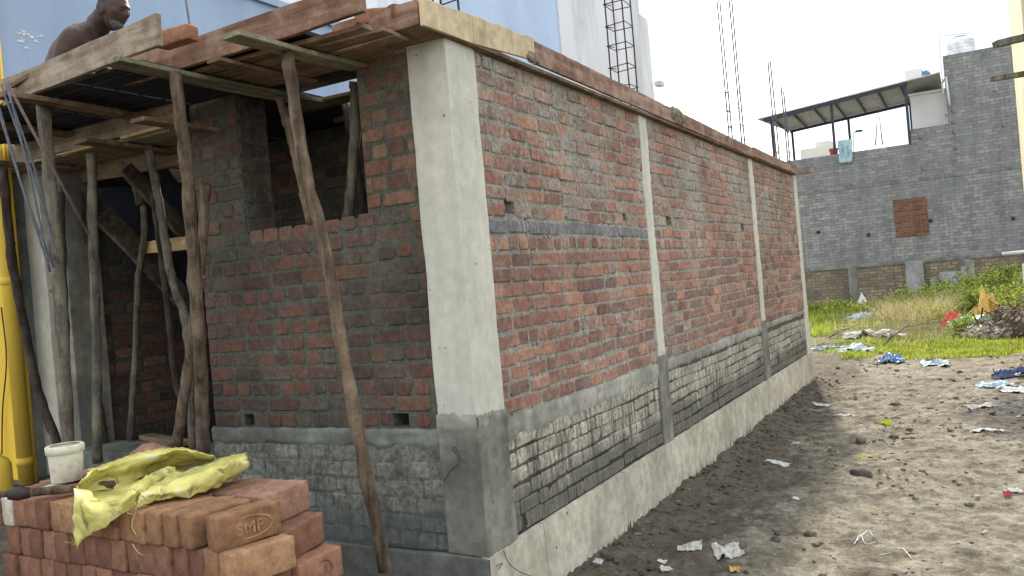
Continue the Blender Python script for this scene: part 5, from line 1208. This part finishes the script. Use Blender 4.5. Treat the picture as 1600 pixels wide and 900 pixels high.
# twig mass and rubbish heap, uncountable
mb = MB()
for k in range(170):
    x = rs.uniform(1285, 1460); y = rs.uniform(500, 535); c_ = atZ(x, y, .0); L = rs.uniform(.3, 1.3); a = rs.gauss(0, .5); d = Vector((math.cos(a), math.sin(a)*.6, rs.uniform(-.03, .2)))*L
    c_.z = gh(c_.x, c_.y)+rs.uniform(.0, .15); mb.tube([c_, c_+d*.5+Vector((0, 0, .05)), c_+d], rs.uniform(.004, .01), 4)
for k in range(140):
    x = rs.uniform(1385, 1465); y = rs.uniform(465, 500); c_ = atZ(x, y, .15); L = rs.uniform(.5, 1.4); a = rs.gauss(.3, .5); d = Vector((math.cos(a), math.sin(a)*.6, rs.uniform(0, .6)))*L
    mb.tube([c_, c_+d*.5+Vector((0, 0, .1)), c_+d], rs.uniform(.004, .011), 4)
tag(mb.build('dry_twigs', 'stick'), 'tangle of thin dry twigs on the grass', kind='stuff')
mb = MB(); hc = atZ(1575, 530, 0)
hx, hy = hc.x+1.05, hc.y+.6
for k in range(520):
    a = rs.uniform(0, 6.28); r = 1.9*math.sqrt(rs.random()); zz = .85*(1-(r/1.95)**1.3)*rs.uniform(.5, 1.1); c_ = Vector((hx+math.cos(a)*r, hy+math.sin(a)*r*.7, gh(hx, hy)+zz)); d = Vector((rs.gauss(0, 1), rs.gauss(0, 1), rs.gauss(0, .5))).normalized()*rs.uniform(.1, .45)
    mb.tube([c_-d, c_+Vector((0, 0, .03)), c_+d], rs.uniform(.006, .02), 4)
tag(mb.build('rubbish_heap', simple('brown debris', (.05, .038, .028), (.24, .19, .14), 3.3, .95)), 'heap of dark sticks and rubbish at the right edge', kind='stuff')
heapcore = lump('heap_soil', (hx, hy, gh(hx, hy)), (1.35, .9, .42), 'clod', 'dark soil under the stick heap', 'soil', 3, .4, 4, kind='stuff')
for i in range(26):
    a = rs.uniform(0, 6.28); r = rs.uniform(.2, 1.7); c_ = Vector((hx+math.cos(a)*r, hy+math.sin(a)*r*.7, gh(hx, hy)+.85*(1-(r/1.95)**1.3)+.05))
# loose scraps in the heap as uncountable rubbish
VV = []; FF = []; 
for _ in range(260):
    a = rs.uniform(0, 6.28); r = 1.9*math.sqrt(rs.random()); c_ = Vector((hx+math.cos(a)*r, hy+math.sin(a)*r*.7, gh(hx, hy)+.9*(1-(r/1.95)**1.3)*rs.uniform(.7, 1.1)+.03)); n0 = len(VV); s_ = rs.uniform(.02, .06)
    for u, v in ((-1, -1), (1, -.8), (.9, 1), (-1, .8)): VV.append(c_+Vector((u*s_, v*s_*.5, rs.uniform(-.05, .05)+v*.03)))
    FF.append((n0, n0+1, n0+2, n0+3))
ob = mesh('rubbish_scraps', VV, FF, simple('mixed rubbish scraps', (.09, .08, .07), (.30, .28, .27), 2.5, .8, c3=(.62, .6, .58))); tag(ob, 'pale scraps of plastic and paper over the stick heap', kind='stuff')

# ------------------------------------------------------------------ the man on the roof
def person():
    e = empty('person', 'shirtless man bending forward on the roof behind the muddy edge board', 'person', (-2.5, -.1, 3.08))
    J = {'pel': atT(98, 134, 5.3), 'sp1': atT(102, 112, 5.27), 'sp2': atT(114, 90, 5.22), 'ch': atT(132, 72, 5.13), 'nk': atT(151, 44, 5.06), 'hd0': atT(163, 26, 5.0),
         'sR': atT(116, 60, 4.93), 'eR': atT(86, 108, 4.9), 'wR': atT(96, 150, 4.8), 'hR': atT(108, 152, 4.78),
         'sL': atT(150, 76, 5.28), 'eL': atT(160, 112, 5.25), 'wL': atT(190, 125, 5.2), 'hL': atT(205, 128, 5.18)}
    zf = 3.11
    J['pel'].z = max(J['pel'].z, 3.30)
    p = J['pel']
    J['hipR'] = p+Vector((.02, -.11, -.03)); J['kR'] = p+Vector((.42, -.16, .02)); J['aR'] = Vector((p.x+.12, p.y-.17, zf+.05)); J['tR'] = J['aR']+Vector((.17, -.01, -.03))
    J['hipL'] = p+Vector((.02, .11, -.03)); J['kL'] = p+Vector((.40, .2, .03)); J['aL'] = Vector((p.x+.1, p.y+.2, zf+.05)); J['tL'] = J['aL']+Vector((.17, .01, -.03))
    for k in ('wR', 'hR', 'wL', 'hL'): J[k].z = max(J[k].z, 3.125)
    rad = dict(pel=.13, sp1=.125, sp2=.135, ch=.14, nk=.066, hd0=.064, sR=.072, eR=.042, wR=.028, hR=.03, sL=.062, eL=.042, wL=.028, hL=.03, hipR=.09, kR=.062, aR=.04, tR=.035, hipL=.09, kL=.062, aL=.04, tL=.035)
    E_ = [('pel', 'sp1'), ('sp1', 'sp2'), ('sp2', 'ch'), ('ch', 'nk'), ('nk', 'hd0'), ('ch', 'sR'), ('sR', 'eR'), ('eR', 'wR'), ('wR', 'hR'), ('ch', 'sL'), ('sL', 'eL'), ('eL', 'wL'), ('wL', 'hL'), ('pel', 'hipR'), ('hipR', 'kR'), ('kR', 'aR'), ('aR', 'tR'), ('pel', 'hipL'), ('hipL', 'kL'), ('kL', 'aL'), ('aL', 'tL')]
    ks = list(rad); pts = [J[k] for k in ks]; edges = [(ks.index(a), ks.index(b)) for a, b in E_]; rr = [rad[k] for k in ks]
    for side, h0 in (('R', 'hR'), ('L', 'hL')):
        w = J['w'+side]; h = J[h0]; d = (h-w).normalized() if (h-w).length > .01 else XA
        d.z = 0; d.normalize(); s_ = Vector((-d.y, d.x, 0)); hi = ks.index(h0)
        for f in range(4):
            b0 = h+d*.04+s_*(f-1.5)*.021; n0 = len(pts); pts += [b0, b0+d*.035+Vector((0, 0, .004)), b0+d*(.055+.008*(1.5-abs(f-1.5)))+Vector((0, 0, -.008))]; rr += [.0098, .0088, .0075]; edges += [(hi, n0), (n0, n0+1), (n0+1, n0+2)]
        tS = 1 if side == 'R' else -1
        n0 = len(pts); pts += [h+s_*tS*.035+d*.01, h+s_*tS*.055+d*.035]; rr += [.0115, .009]; edges += [(hi, n0), (n0, n0+1)]
    # one closed skin: tapered limbs and muscle masses fused by the voxel remesh below
    bm = bmesh.new(); mb = MB()
    def ball(c, rx):
        b4 = bmesh.new(); bmesh.ops.create_icosphere(b4, subdivisions=2, radius=rx); mb.add([v.co+Vector(c) for v in b4.verts], [tuple(v.index for v in f.verts) for f in b4.faces]); b4.free()
    for a, b in edges:
        A, B_2 = Vector(pts[a]), Vector(pts[b]); n_ = 5; prof_ = []
        for q_ in range(n_+1):
            t = q_/n_; bul = 1+.10*math.sin(math.pi*min(1, t*1.5)) if rr[a] < .09 and rr[a] > .02 else 1
            prof_.append((rr[a]+(rr[b]-rr[a])*t)*bul)
        mb.tube([A.lerp(B_2, q_/n_) for q_ in range(n_+1)], prof_, 14)
        ball(A, rr[a]); ball(B_2, rr[b])
    for a, b, ra, rb in (('nk', 'sR', .055, .062), ('nk', 'sL', .055, .062), ('sR', 'sp2', .06, .09), ('sL', 'sp2', .06, .09)):
        mb.tube([J[a].lerp(J[b], t/4) for t in range(5)], [ra+(rb-ra)*t/4 for t in range(5)], 14)
    ball(J['ch']+Vector((.07, -.06, -.05)), .075); ball(J['ch']+Vector((.09, .06, -.05)), .075)
    tmpm = bpy.data.meshes.new('tmpm'); tmpm.from_pydata([tuple(v) for v in mb.V], [], mb.F); bm.from_mesh(tmpm)
    # head: local frame x forward (face), y left, z up
    hc_ = atT(177, 17, 4.98); f = (Vector((.93, .22, -.26))).normalized(); l_ = ZA.cross(f).normalized(); u_ = f.cross(l_)
    b2_ = bmesh.new(); bmesh.ops.create_icosphere(b2_, subdivisions=5, radius=1)
    G = lambda p, c, s_: math.exp(-sum(((p[i]-c[i])/s_[i])**2 for i in range(3)))
    for v in b2_.verts:
        d = v.co.normalized(); x, y, z = d
        r = Vector((x*.098, y*.076, z*.118)); 
        if z < 0: r.x *= 1-.10*(-z) if x > 0 else 1-.25*(-z); r.y *= 1-.16*(-z)
        if x < -.1 and z < -.35: r *= 1-.25*min(1, -z)
        ay = abs(y)
        r += Vector((.030, 0, 0))*G(d, (.98, 0, -.16), (.25, .14, .13))          # nose tip
        r += Vector((.013, 0, 0))*G(d, (.99, 0, .02), (.25, .10, .16))            # bridge
        r += Vector((.010, 0, 0))*(G(d, (.93, .28, .26), (.2, .3, .09))+G(d, (.93, -.28, .26), (.2, .3, .09)))  # brow
        r -= Vector((.013, 0, 0))*(G(d, (.92, .33, .08), (.2, .17, .10))+G(d, (.92, -.33, .08), (.2, .17, .10)))  # eye sockets
        r += Vector((.010, 0, 0))*(G(d, (.92, 0, -.40), (.2, .25, .05))+G(d, (.88, 0, -.50), (.2, .23, .05)))      # lips
        r -= Vector((.006, 0, 0))*G(d, (.90, 0, -.45), (.2, .28, .022))
        r += Vector((.016, 0, -.006))*G(d, (.72, 0, -.70), (.25, .3, .13))        # chin
        r += Vector((0, .006 if y > 0 else -.006, 0))*G(d, (.6, .7 if y > 0 else -.7, -.1), (.25, .25, .15))  # cheekbones
        v.co = hc_+f*r.x+l_*r.y+u_*r.z
    for sgn in (1, -1):   # ears
        n0 = bmesh.ops.create_icosphere(b2_, subdivisions=3, radius=1)['verts']
        for v in n0:
            d = v.co.copy(); hollow = .5*math.exp(-((d.x-.1)**2+(d.z)**2)/.2)*(1 if d.y*sgn > 0 else 0)
            v.co = hc_+f*(-.005+d.x*.017)+l_*(sgn*(.074+.008*abs(d.y)*(1-hollow))+d.y*.006)+u_*(-.005+d.z*.032)
    tmp2 = bpy.data.meshes.new('t2'); b2_.to_mesh(tmp2); b2_.free(); bm.from_mesh(tmp2)
    inv = Vector((-2.5, -.1, 3.08))
    for v in bm.verts: v.co -= inv
    me2 = bpy.data.meshes.new('body'); bm.to_mesh(me2); bm.free()
    M['skin'] = simple('dark brown skin', (.042, .023, .018), (.078, .043, .032), 18, .6, .2, .002)
    M['skin'].node_tree.nodes['Principled BSDF'].inputs['Specular IOR Level'].default_value = .35
    bo = link('body', me2, 'skin', e)
    rm = bo.modifiers.new('remesh', 'REMESH'); rm.mode = 'VOXEL'; rm.voxel_size = .0055; rm.use_smooth_shade = True
    s2 = bo.modifiers.new('smooth', 'SMOOTH'); s2.iterations = 7; s2.factor = .5
    # hair: short grey at the back and sides, beard stubble
    def shell(name, test, off, mat):
        b3 = bmesh.new(); bmesh.ops.create_icosphere(b3, subdivisions=5, radius=1); dele = []
        for v in b3.verts:
            d = v.co.normalized(); k = test(d)
            r = Vector((d.x*.098, d.y*.076, d.z*.118))
            if d.z < 0: r.x *= 1-.10*(-d.z) if d.x > 0 else 1-.25*(-d.z); r.y *= 1-.16*(-d.z)
            if d.x < -.1 and d.z < -.35: r *= 1-.25*min(1, -d.z)
            if d.x > 0: r += Vector((.016, 0, -.006))*G(d, (.72, 0, -.70), (.25, .3, .13))
            rr_ = r.length; r = r*(1+(off*(min(k, 1))+.003*mnoise.noise(d*30)-.002)/rr_) if k > 0 else r*.9
            v.co = hc_+f*r.x+l_*r.y+u_*r.z-inv
        me3 = bpy.data.meshes.new(name); b3.to_mesh(me3); b3.free(); me3.polygons.foreach_set('use_smooth', [True]*len(me3.polygons)); link(name, me3, mat, e)
    shell('hair', lambda d: min((-d.x+.15-.35*max(0, d.z-.2))*6, (d.z+.45)*5, (.93-d.z)*8), .006, simple('short grey black hair', (.02, .02, .022), (.09, .09, .095), 60, .9, .8, .003))
    shell('beard', lambda d: min((d.x-.25)*6, (-.46-d.z)*7, (1.0-abs(d.z))*9), .004, simple('grey stubble', (.09, .075, .07), (.20, .18, .17), 70, .9, .8, .003))
    for sgn in (1, -1):
        mb = MB(); c_ = hc_+f*.083+l_*(sgn*.031)+u_*.008-inv; bm = None
        V2 = []; 
        mb.lathe([(0, -.010), (.007, -.007), (.010, 0), (.007, .007), (0, .010)], c_, 12); mb.build('eye', simple('dark eye', (.03, .02, .02), (.06, .05, .05), 50, .2), e, smooth=True)
    # cloth at the waist
    p = J['pel']-inv; mb = MB(); ax = (J['sp1']-J['pel']).normalized()
    mb.tube([p-ax*.12, p-ax*.05, p+ax*.0, p+ax*.04], [.12, .15, .145, .128], 24, .03); mb.build('waist_cloth', 'dark_rag', e, smooth=True)
    mb = MB(); s0 = atT(160, 34, 4.9)-inv
    return e
person()
